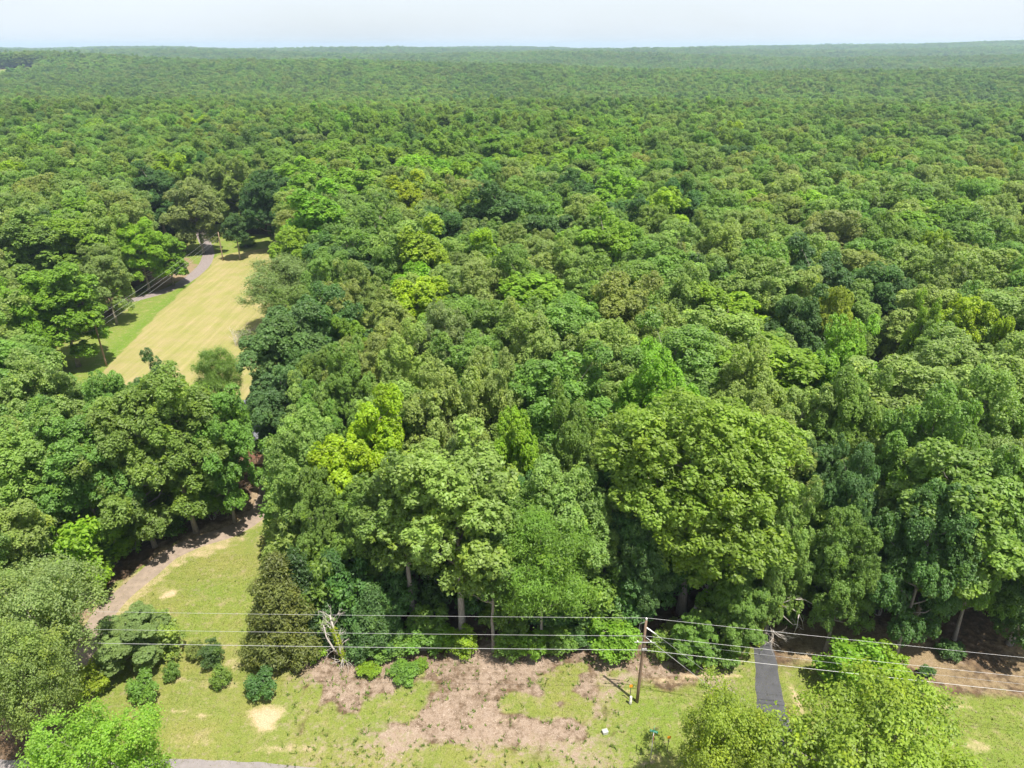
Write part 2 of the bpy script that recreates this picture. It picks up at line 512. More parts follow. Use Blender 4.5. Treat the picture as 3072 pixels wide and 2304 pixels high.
def ground_material():
    m, n, l, b = new_mat("ground")
    geo = n.new("ShaderNodeNewGeometry")

    def noise(scale, detail=5, rough=0.6, vec=None):
        t = n.new("ShaderNodeTexNoise")
        t.inputs["Scale"].default_value = scale
        t.inputs["Detail"].default_value = detail
        t.inputs["Roughness"].default_value = rough
        l.new(vec or geo.outputs["Position"], t.inputs["Vector"])
        return t.outputs["Fac"]

    def ramp(fac, stops):
        r = n.new("ShaderNodeValToRGB")
        e = r.color_ramp.elements
        while len(e) < len(stops):
            e.new(0.5)
        for el, (p, c) in zip(e, stops):
            el.position = p
            el.color = (*c, 1)
        l.new(fac, r.inputs["Fac"])
        return r.outputs["Color"]

    def mixn(fac, a, c):
        x = n.new("ShaderNodeMix")
        x.data_type = 'RGBA'
        l.new(fac, x.inputs["Factor"])
        l.new(a, x.inputs["A"])
        l.new(c, x.inputs["B"])
        return x.outputs["Result"]

    def rough_mask(mask, fac, k=0.7, lo=0.3, hi=0.7):
        """Breaks a mask's edge up with noise."""
        a = n.new("ShaderNodeMath")
        a.operation = 'SUBTRACT'
        l.new(fac, a.inputs[0])
        a.inputs[1].default_value = 0.5
        c = n.new("ShaderNodeMath")
        c.operation = 'MULTIPLY_ADD'
        l.new(a.outputs[0], c.inputs[0])
        c.inputs[1].default_value = k
        l.new(mask, c.inputs[2])
        r = n.new("ShaderNodeMapRange")
        r.interpolation_type = 'SMOOTHSTEP'
        r.inputs["From Min"].default_value = lo
        r.inputs["From Max"].default_value = hi
        l.new(c.outputs[0], r.inputs["Value"])
        return r.outputs["Result"]

    aA = n.new("ShaderNodeVertexColor")
    aA.layer_name = "coverA"
    aB = n.new("ShaderNodeVertexColor")
    aB.layer_name = "coverB"
    sA = n.new("ShaderNodeSeparateColor")
    sB = n.new("ShaderNodeSeparateColor")
    l.new(aA.outputs["Color"], sA.inputs["Color"])
    l.new(aB.outputs["Color"], sB.inputs["Color"])
    fine, mid, big, chip = noise(9, 6, 0.7), noise(1.6, 5), noise(0.22, 4), noise(22, 3, 0.8)
    edge = noise(1.5, 10, 0.8)
    forest = ramp(mid, [(0.3, (0.05, 0.038, 0.024)), (0.55, (0.10, 0.066, 0.04)), (0.75, (0.15, 0.095, 0.06))])
    grass = mixn(ramp(big, [(0.38, (0, 0, 0)), (0.62, (1, 1, 1))]),
                 ramp(fine, [(0.3, (0.11, 0.128, 0.026)), (0.5, (0.165, 0.175, 0.042)), (0.72, (0.26, 0.24, 0.085))]),
                 ramp(fine, [(0.3, (0.085, 0.118, 0.02)), (0.5, (0.135, 0.165, 0.034)), (0.72, (0.22, 0.225, 0.065))]))
    lush = ramp(fine, [(0.3, (0.065, 0.125, 0.014)), (0.55, (0.115, 0.185, 0.022)), (0.75, (0.175, 0.22, 0.036))])
    grass = mixn(sB.outputs["Green"], grass, lush)
    dry = ramp(fine, [(0.3, (0.20, 0.165, 0.075)), (0.55, (0.28, 0.23, 0.12)), (0.75, (0.38, 0.31, 0.19))])
    grass = mixn(ramp(noise(0.5, 8, 0.72), [(0.52, (0, 0, 0)), (0.7, (0.7, 0.7, 0.7))]), grass, dry)
    mp2 = n.new("ShaderNodeMapping")
    mp2.inputs["Rotation"].default_value = (0, 0, math.radians(-28))
    mp2.inputs["Scale"].default_value = (1.1, 0.05, 1)
    l.new(geo.outputs["Position"], mp2.inputs["Vector"])
    rows = noise(1.0, 4, 0.65, mp2.outputs["Vector"])
    hay = mixn(ramp(big, [(0.4, (0, 0, 0)), (0.65, (1, 1, 1))]),
               ramp(rows, [(0.3, (0.175, 0.185, 0.05)), (0.5, (0.21, 0.205, 0.065)), (0.68, (0.255, 0.23, 0.09))]),
               ramp(rows, [(0.3, (0.215, 0.19, 0.075)), (0.5, (0.25, 0.215, 0.095)), (0.68, (0.29, 0.24, 0.12))]))
    mulch = mixn(ramp(mid, [(0.35, (0, 0, 0)), (0.65, (1, 1, 1))]),
                 ramp(chip, [(0.3, (0.12, 0.08, 0.052)), (0.5, (0.225, 0.165, 0.12)), (0.7, (0.36, 0.285, 0.22))]),
                 ramp(chip, [(0.3, (0.14, 0.10, 0.072)), (0.5, (0.26, 0.20, 0.155)), (0.7, (0.40, 0.335, 0.275))]))
    dirt = ramp(fine, [(0.3, (0.27, 0.20, 0.115)), (0.55, (0.40, 0.31, 0.195)), (0.75, (0.52, 0.42, 0.29))])
    litter = ramp(fine, [(0.3, (0.11, 0.085, 0.045)), (0.5, (0.20, 0.15, 0.085)), (0.7, (0.28, 0.215, 0.13))])
    c = mixn(rough_mask(sB.outputs["Blue"], mid, 0.9), forest, litter)
    c = mixn(rough_mask(sA.outputs["Red"], edge, 0.9), c, grass)
    c = mixn(rough_mask(sB.outputs["Red"], mid, 0.15), c, hay)
    c = mixn(rough_mask(sA.outputs["Green"], edge, 4.2, 0.0, 1.0), c, mulch)
    c = mixn(rough_mask(sA.outputs["Blue"], edge, 1.6, 0.15, 1.05), c, dirt)
    l.new(c, b.inputs["Base Color"])
    b.inputs["Roughness"].default_value = 0.95
    b.inputs["Specular IOR Level"].default_value = 0.1
    bp = n.new("ShaderNodeBump")
    bp.inputs["Strength"].default_value = 0.55
    bp.inputs["Distance"].default_value = 0.12
    l.new(fine, bp.inputs["Height"])
    l.new(bp.outputs["Normal"], b.inputs["Normal"])
    return m


ground = link("ground", make_mesh("ground", np.stack([gx, gy, gz], -1), quads.ravel(), np.full(len(quads), 4), ground_material(),
                                  [("coverA", 'POINT', 'FLOAT_COLOR', colA), ("coverB", 'POINT', 'FLOAT_COLOR', colB)], True), kind="structure")


def ground_z(x, y):
    x, y = np.asarray(x, float), np.asarray(y, float)
    return terrain(x, y) + (blur_noise(x, y, 7.0, 9) - 0.5) * 0.16 * (np.hypot(x, y) < 260)


# ------------------------------------------------------------------ roads and drives
def resample(line, step):
    pts = [Vector((p[0], p[1], 0)) for p in line]
    # Catmull-Rom through the surveyed points
    out = []
    for i in range(len(pts) - 1):
        p0, p1, p2, p3 = pts[max(i - 1, 0)], pts[i], pts[i + 1], pts[min(i + 2, len(pts) - 1)]
        k = max(2, int((p2 - p1).length / step))
        for j in range(k):
            t = j / k
            out.append(0.5 * ((2 * p1) + (p2 - p0) * t + (2 * p0 - 5 * p1 + 4 * p2 - p3) * t * t + (3 * p1 - p0 - 3 * p2 + p3) * t ** 3))
    out.append(pts[-1])
    return out


def ribbon(name, left, right, mat, lift=0.03, cols=7):
    """A paved strip between two edge lines of equal length, laid over the ground with ragged edges."""
    v, f = [], []
    n = len(left)
    for i in range(n):
        for k in range(cols):
            t = k / (cols - 1)
            p = left[i].lerp(right[i], t)
            if k in (0, cols - 1):
                side = (right[i] - left[i]).normalized() * (0.12 if k else -0.12)
                p = p + side * (random.random() * 2 - 1)
            zz = float(ground_z(p.x, p.y)) + (lift if 0 < k < cols - 1 else -0.03)
            v.append((p.x, p.y, zz))
    for i in range(n - 1):
        for k in range(cols - 1):
            a = i * cols + k
            f.append((a, a + 1, a + cols + 1, a + cols))
    me = bpy.data.meshes.new(name)
    me.from_pydata(v, [], f)
    me.polygons.foreach_set("use_smooth", np.ones(len(f), bool))
    me.materials.append(mat)
    me.update()
    return link(name, me, kind="structure")


def offset_line(pts, w):
    l, r = [], []
    for i, p in enumerate(pts):
        d = (pts[min(i + 1, len(pts) - 1)] - pts[max(i - 1, 0)]).normalized()
        nrm = Vector((-d.y, d.x, 0))
        l.append(p + nrm * w / 2)
        r.append(p - nrm * w / 2)
    return l, r


M_OLDASPHALT = simple_mat("old_asphalt", (0.215, 0.168, 0.128), 0.9, 0.22, 1.6, bump=0.1)
M_GRAVEL = simple_mat("gravel", (0.185, 0.155, 0.145), 0.9, 0.2, 2.0, bump=0.1)
M_ASPHALT = simple_mat("asphalt", (0.055, 0.056, 0.062), 0.85, 0.25, 1.2, bump=0.1)
M_ROADASPHALT = simple_mat("road_asphalt", (0.19, 0.17, 0.165), 0.85, 0.15, 1.2, bump=0.1)

drv = resample(DRIVE_LINE, 0.8)
ribbon("driveway", *offset_line(drv, 2.7), M_OLDASPHALT)
pth = resample(PATH_LINE, 1.2)
ribbon("gravel_path", *offset_line(pth, 3.6), M_GRAVEL)
la, ra = resample(ASPHALT_L, 0.8), resample(ASPHALT_R, 0.8)
nn = min(len(la), len(ra))
pick = lambda L: [L[int(round(i * (len(L) - 1) / (nn - 1)))] for i in range(nn)]
ribbon("asphalt_driveway", pick(la), pick(ra), M_ASPHALT, 0.035)
edge = resample(ROAD_EDGE, 1.0)
ribbon("road", edge, [p + Vector((0, -6.4, 0)) for p in edge], M_ROADASPHALT, 0.04, 9)

# ------------------------------------------------------------------ tree prototypes
UP = np.array([0, 0, 1.0])


def unit(v):
    return v / (np.linalg.norm(v, axis=-1, keepdims=True) + 1e-9)


def rand_dirs(r, n):
    return unit(r.normal(size=(n, 3)))


def leaf_quads(r, centers, normals, length, width, tone, shoot, fold=0.18):
    """One folded rhombic leaf spray per centre: 4 vertices, 2 triangles."""
    n = len(centers)
    t = unit(np.cross(normals, rand_dirs(r, n)))
    s = np.cross(normals, t)
    L = (length * (0.7 + 0.6 * r.random(n)))[:, None]
    W = (width * (0.7 + 0.6 * r.random(n)))[:, None]
    a = centers - t * L * 0.5
    c = centers + t * L * 0.5 - normals * L * 0.12
    b = centers + s * W * 0.5 - normals * W * fold - t * L * 0.08
    d = centers - s * W * 0.5 - normals * W * fold - t * L * 0.08
    v = np.stack([a, b, c, d], 1).reshape(-1, 3)
    base = (np.arange(n) * 4)[:, None]
    f = np.concatenate([base + [[0, 1, 2]], base + [[0, 2, 3]]], 1).reshape(-1, 3)
    return v, f, np.repeat(tone, 2), np.repeat(shoot, 2)


def crown_mesh(name, seed, lobes, leaves_per, leaf_l, leaf_w, clump_r=0.8, density=1.0, droop=0.0, flat=0.75, shoot_share=0.12, inner=0.15, fringe=0.0):
    """Leaves on clumps, clumps over the outside of the lobes. lobes: (x, y, z, rx, rz)."""
    r = np.random.default_rng(seed)
    L = np.array(lobes, float)
    cen, nor, lay, lob = [], [], [], []
    for i, (x, y, z, rx, rz) in enumerate(L):
        area = 4 * math.pi * rx * (rx + rz) / 2
        for layer, (sh, spread) in enumerate(((1.0, 2.7), (0.74, 3.0))):
            k = max(5, int(area * sh * sh / (clump_r ** 2 * spread) * density))
            d = rand_dirs(r, k * 4)
            d = d[d[:, 2] > -0.55]
            keep = [0]
            lim = 1 - 0.5 * (clump_r * 1.15 / (max(rx, rz) * sh)) ** 2
            for j in range(1, len(d)):
                if (d[keep] @ d[j]).max() < lim:
                    keep.append(j)
                if len(keep) >= k:
                    break
            d = d[keep]
            p = np.array([x, y, z]) + d * np.array([rx, rx, rz]) * (sh * (0.88 + 0.24 * r.random((len(d), 1))))
            ok = np.ones(len(d), bool)
            for j, (x2, y2, z2, rx2, rz2) in enumerate(L):
                if j != i:
                    q = (p - [x2, y2, z2]) / [rx2, rx2, rz2]
                    ok &= (q ** 2).sum(1) > (0.66 if layer == 0 else 0.4)
            cen.append(p[ok])
            nor.append(unit(d[ok] / np.array([rx, rx, rz]) * rx))
            lay.append(np.full(ok.sum(), layer))
            lob.append(np.full(ok.sum(), i))
    cen, nor, lay, lob = np.concatenate(cen), np.concatenate(nor), np.concatenate(lay), np.concatenate(lob)
    nc = len(cen)
    crad = clump_r * (0.55 + 1.0 * r.random(nc) ** 1.5)
    ctone = r.random(nc)
    ltone = r.random(len(L))
    cshoot = np.maximum((r.random(nc) < shoot_share) * r.random(nc), (0.32 * r.random(len(L)) ** 2)[lob])
    cnt = np.maximum(8, (leaves_per * (crad / clump_r) ** 2 * (0.8 + 0.4 * r.random(nc)) * np.where(lay == 0, 1.0, 0.6)).astype(int))
    own = np.repeat(np.arange(nc), cnt)
    n = len(own)
    dirs = unit(rand_dirs(r, n) + nor[own] * 0.75 + UP * 0.35)
    rad = crad[own] * (0.35 + 0.65 * r.random(n) ** 0.7)
    off = dirs * rad[:, None]
    along = (off * nor[own]).sum(1)[:, None] * nor[own]
    off = off - along * (1 - flat)
    pos = cen[own] + off
    if fringe:
        pos = pos + dirs * (r.random(n)[:, None] ** 3) * fringe
    pos[:, 2] -= droop * (rad / clump_r) ** 2 * r.random(n)
    lnorm = unit(dirs * 0.8 + UP * 0.75 + rand_dirs(r, n) * 0.65)
    tone = np.clip(0.22 * ctone[own] + 0.30 * ltone[lob][own] + 0.48 * r.random(n), 0, 1)
    shoot = np.clip(cshoot[own] * (0.4 + 0.6 * r.random(n)) + (r.random(n) < 0.02) * r.random(n), 0, 1)
    if inner:   # a few shaded leaves inside, so that no lobe is hollow
        m = int(n * inner)
        li = r.integers(0, len(L), m)
        p2 = L[li, :3] + rand_dirs(r, m) * L[li][:, [3, 3, 4]] * (0.35 + 0.45 * r.random((m, 1)))
        pos = np.concatenate([pos, p2])
        lnorm = np.concatenate([lnorm, unit(rand_dirs(r, m) + UP * 0.6)])
        tone = np.concatenate([tone, r.random(m)])
        shoot = np.concatenate([shoot, np.zeros(m)])
    v, f, tn, sh = leaf_quads(r, pos, lnorm, leaf_l, leaf_w, tone, shoot)
    return make_mesh(name, v, f.ravel(), np.full(len(f), 3), M_LEAF, [("tone", 'FACE', 'FLOAT', tn), ("shoot", 'FACE', 'FLOAT', sh)])


def wiggle(a, b, r, n=4, amp=0.12):
    a, b = np.array(a, float), np.array(b, float)
    ln = np.linalg.norm(b - a)
    pts = [a]
    for i in range(1, n):
        t = i / n
        pts.append(a + (b - a) * t + r.normal(size=3) * amp * ln * 0.25 * math.sin(t * math.pi) + np.array([0, 0, -0.10 * ln * math.sin(t * math.pi)]))
    pts.append(b)
    return pts


def trunk_mesh(name, seed, height, radius, lobes, lean=0.3, mat=None, sides=8, multi=1):
    r = np.random.default_rng(seed)
    B = Builder()
    for s in range(multi):
        a0 = r.random() * 6.28
        foot = (math.cos(a0) * radius * (multi > 1) * 1.5, math.sin(a0) * radius * (multi > 1) * 1.5, -0.25)
        top = np.array([r.normal() * lean, r.normal() * lean, height])
        if multi > 1:
            q = lobes[int(r.integers(0, len(lobes)))]
            top = np.array([q[0] * 0.8, q[1] * 0.8, q[2]])
        pts = []
        for i in range(8):
            t = i / 7
            p = np.array(foot) * (1 - t) + top * t + np.array([r.normal() * 0.08, r.normal() * 0.08, 0]) * (0 < i < 7)
            pts.append(p)
        rad = [radius * (1.35 if i == 0 else 1.0) * (1 - 0.8 * i / 7) for i in range(8)]
        B.tube(pts, rad, sides)
        for (x, y, z, rx, rz) in (lobes if multi == 1 else lobes[s::multi]):
            if z - rz * 0.2 < height * 0.25:
                continue
            t = min(0.95, max(0.3, (z - 0.55 * math.hypot(x, y) - rz * 0.3) / height))
            k = int(t * 7)
            st = pts[k] * (1 - (t * 7 - k)) + pts[min(k + 1, 7)] * (t * 7 - k)
            r0 = max(0.04, radius * (1 - 0.8 * t) * 0.55)
            br = wiggle(st, (x, y, z), r)
            B.tube(br, [r0 * (1 - 0.75 * i / 4) for i in range(5)], 5, cap=False)
            for q in range(2):
                e = np.array([x, y, z]) + unit(r.normal(size=3) + [0, 0, 0.3]) * rx * 0.8
                B.tube(wiggle(br[3], e, r, 3), [r0 * 0.35, r0 * 0.28, r0 * 0.2, r0 * 0.1], 4, cap=False)
    me = bpy.data.meshes.new(name)
    me.from_pydata(B.v, [], B.f)
    me.polygons.foreach_set("use_smooth", np.ones(len(me.polygons), bool))
    me.materials.append(mat or M_BARK)
    me.update()
    return me


def oak_lobes(seed, R, z0, z1, n=15, squat=1.0):
    """Round, broken dome of lobes between heights z0 and z1."""
    r = np.random.default_rng(seed)
    out = []
    h = z1 - z0
    ga = math.pi * (3 - math.sqrt(5))
    a0 = r.random() * 6.28
    for i in range(n):
        t = ((i + 0.5) / n) ** 0.85
        a = a0 + i * ga + r.normal() * 0.25
        u = (t - 0.5) / (0.52 if t > 0.5 else 0.75)
        prof = (1 - abs(u) ** 2.4) ** (1 / 2.4)
        rx = R * (0.22 + 0.16 * r.random()) * (1.1 - 0.3 * t) * (14 / max(14, n)) ** 0.15
        rho = max(0, R * prof - rx) * (0.72 + 0.45 * r.random())
        z = z0 + h * (0.08 + 0.82 * t) + r.normal() * h * 0.04
        out.append((rho * math.cos(a), rho * math.sin(a), z, rx, rx * (0.72 + 0.22 * r.random()) * squat))
    for i in range(4):          # a few stray boughs that break the outline
        a = r.random() * 6.28
        t = 0.35 + 0.6 * r.random()
        rx = R * (0.14 + 0.08 * r.random())
        rho = R * (0.75 + 0.35 * r.random()) * (1 if t < 0.75 else 0.6)
        out.append((rho * math.cos(a), rho * math.sin(a), z0 + h * t + (0.1 * h if t > 0.75 else 0), rx, rx * squat))
    out.append((0, 0, z0 + h * 0.55, R * 0.45, h * 0.28))
    return out


def cone_lobes(seed, R, z0, z1, n=22):
    r = np.random.default_rng(seed)
    out = []
    h = z1 - z0
    ga = math.pi * (3 - math.sqrt(5))
    for i in range(n):
        t = (i + 0.5) / n
        a = i * ga
        rx = R * (0.34 + 0.1 * r.random()) * (1.05 - 0.75 * t)
        rho = R * (1 - t) ** 0.8 * 0.72
        out.append((rho * math.cos(a), rho * math.sin(a), z0 + h * (0.04 + 0.92 * t), rx, rx * 1.35))
    out.append((0, 0, z0 + h * 0.35, R * 0.5, h * 0.35))
    return out


def layered_lobes(seed, R, z0, z1, n=16):
    """Flat, layered sprays (feathery trees)."""
    r = np.random.default_rng(seed)
    out = []
    h = z1 - z0
    ga = math.pi * (3 - math.sqrt(5))
    for i in range(n):
        t = (i + 0.5) / n
        a = i * ga + r.normal() * 0.3
        prof = math.sin(math.pi * (0.22 + 0.70 * t)) ** 0.7
        rx = R * (0.34 + 0.14 * r.random()) * (1.05 - 0.3 * t)
        rho = max(0, R * prof - rx * 0.6)
        out.append((rho * math.cos(a) * (0.8 + 0.5 * r.random()), rho * math.sin(a) * (0.8 + 0.5 * r.random()), z0 + h * (0.1 + 0.8 * t), rx, rx * 0.34))
    out.append((0, 0, z0 + h * 0.5, R * 0.5, h * 0.2))
    return out


PROTO = {}          # kind -> list of (crown mesh, trunk mesh, crown radius, height)


def add_proto(kind, seed, R, H, z0, lobes, trunk_r, multi=1, **kw):
    cm = crown_mesh("crown", seed, lobes, **kw)
    tm = trunk_mesh("trunk", seed + 1, H * 0.86, trunk_r, lobes, multi=multi)
    PROTO.setdefault(kind, []).append((cm, tm, R, H))


for s in range(5):
    lo = oak_lobes(100 + s, 6.0, 3.4, 20.0, n=28 + s % 4)
    add_proto("oak", 100 + s, 6.0, 20.0, 7.0, lo, 0.30, leaves_per=60, leaf_l=0.33, leaf_w=0.20, clump_r=0.66, droop=0.10, shoot_share=0.14)
for s in range(2):
    lo = oak_lobes(120 + s, 5.2, 8.0, 20.0, n=26)
    add_proto("tall", 120 + s, 5.2, 20.0, 8.0, lo, 0.34, leaves_per=52, leaf_l=0.36, leaf_w=0.22, clump_r=0.66, droop=0.10, shoot_share=0.14)
for s in range(3):
    lo = oak_lobes(140 + s, 6.0, 3.2, 20.0, n=32, squat=0.9)
    add_proto("dome", 140 + s, 6.0, 20.0, 6.0, lo, 0.36, leaves_per=50, leaf_l=0.34, leaf_w=0.22, clump_r=0.62, droop=0.05, shoot_share=0.05)
for s in range(3):
    lo = oak_lobes(160 + s, 4.6, 3.0, 20.0, n=26, squat=1.5)
    add_proto("spire", 160 + s, 4.6, 20.0, 4.5, lo, 0.26, leaves_per=44, leaf_l=0.36, leaf_w=0.26, clump_r=0.56, droop=0.05, shoot_share=0.2, flat=0.95)
lo = oak_lobes(150, 8.0, 9.0, 23.0, n=46)
add_proto("great", 150, 8.0, 23.0, 6.0, lo, 0.42, leaves_per=58, leaf_l=0.36, leaf_w=0.23, clump_r=0.76, droop=0.10, shoot_share=0.12)
for s in range(2):
    lo = layered_lobes(180 + s, 5.0, 6.0, 16.0, n=18)
    add_proto("feather", 180 + s, 5.0, 16.0, 6.0, lo, 0.22, leaves_per=110, leaf_l=0.34, leaf_w=0.09, clump_r=0.66, density=0.72, droop=0.45, flat=0.45, shoot_share=0.1, fringe=1.1, inner=0.05)
for s in range(2):
    lo = cone_lobes(190 + s, 2.6, 0.6, 10.0)
    add_proto("cedar", 190 + s, 2.6, 10.0, 0.6, lo, 0.16, leaves_per=70, leaf_l=0.28, leaf_w=0.10, clump_r=0.5, droop=0.0, flat=1.0, shoot_share=0.25, fringe=0.35)
for s in range(2):
    lo = oak_lobes(200 + s, 1.15, 0.15, 2.2, n=11)
    add_proto("shrub", 200 + s, 1.15, 2.2, 0.2, lo, 0.04, multi=5, leaves_per=22, leaf_l=0.19, leaf_w=0.10, clump_r=0.24, shoot_share=0.1, fringe=0.15)
for s in range(2):
    lo = oak_lobes(210 + s, 2.6, 0.5, 6.0, n=12)
    add_proto("sapling", 210 + s, 2.6, 6.0, 1.0, lo, 0.07, multi=3, leaves_per=34, leaf_l=0.36, leaf_w=0.20, clump_r=0.55, density=0.8, shoot_share=0.12, fringe=0.3)
for s in range(2):
    lo = oak_lobes(220 + s, 5.6, 5.0, 16.0, n=24, squat=0.8)
    add_proto("open", 220 + s, 5.6, 16.0, 5.5, lo, 0.24, leaves_per=80, leaf_l=0.25, leaf_w=0.15, clump_r=0.6, density=0.55, inner=0.03, droop=0.15, shoot_share=0.3, fringe=0.9)

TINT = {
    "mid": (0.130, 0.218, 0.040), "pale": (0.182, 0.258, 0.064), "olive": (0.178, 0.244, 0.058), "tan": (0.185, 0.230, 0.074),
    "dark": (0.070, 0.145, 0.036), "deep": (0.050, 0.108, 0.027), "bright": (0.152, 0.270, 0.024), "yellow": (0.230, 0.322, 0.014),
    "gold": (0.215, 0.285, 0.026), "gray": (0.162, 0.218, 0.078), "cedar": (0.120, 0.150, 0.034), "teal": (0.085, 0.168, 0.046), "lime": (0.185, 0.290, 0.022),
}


def plant(name, kind, variant, x, y, h, R, tint, label, category, group=None, rz=None, jitter=0.08):
    cm, tm, R0, H0 = PROTO[kind][variant % len(PROTO[kind])]
    if kind == "spire":
        R *= 1.1
    z = float(ground_z(x, y))
    root = thing(name, (x, y, z), label, category, group, rz if rz is not None else random.random() * 6.28)
    sq = 0.88 + 0.24 * random.random()
    root.scale = (R / R0 * sq, R / R0 / sq, h / H0)
    t = np.array(TINT[tint] if isinstance(tint, str) else tint)
    t = t * (1 + (np.array([random.random(), random.random(), random.random()]) - 0.5) * 2 * jitter)
    c = link("crown", cm, root)
    c["tint"] = [float(t[0]), float(t[1]), float(t[2]), 1.0]
    link("trunk", tm, root)
    return root

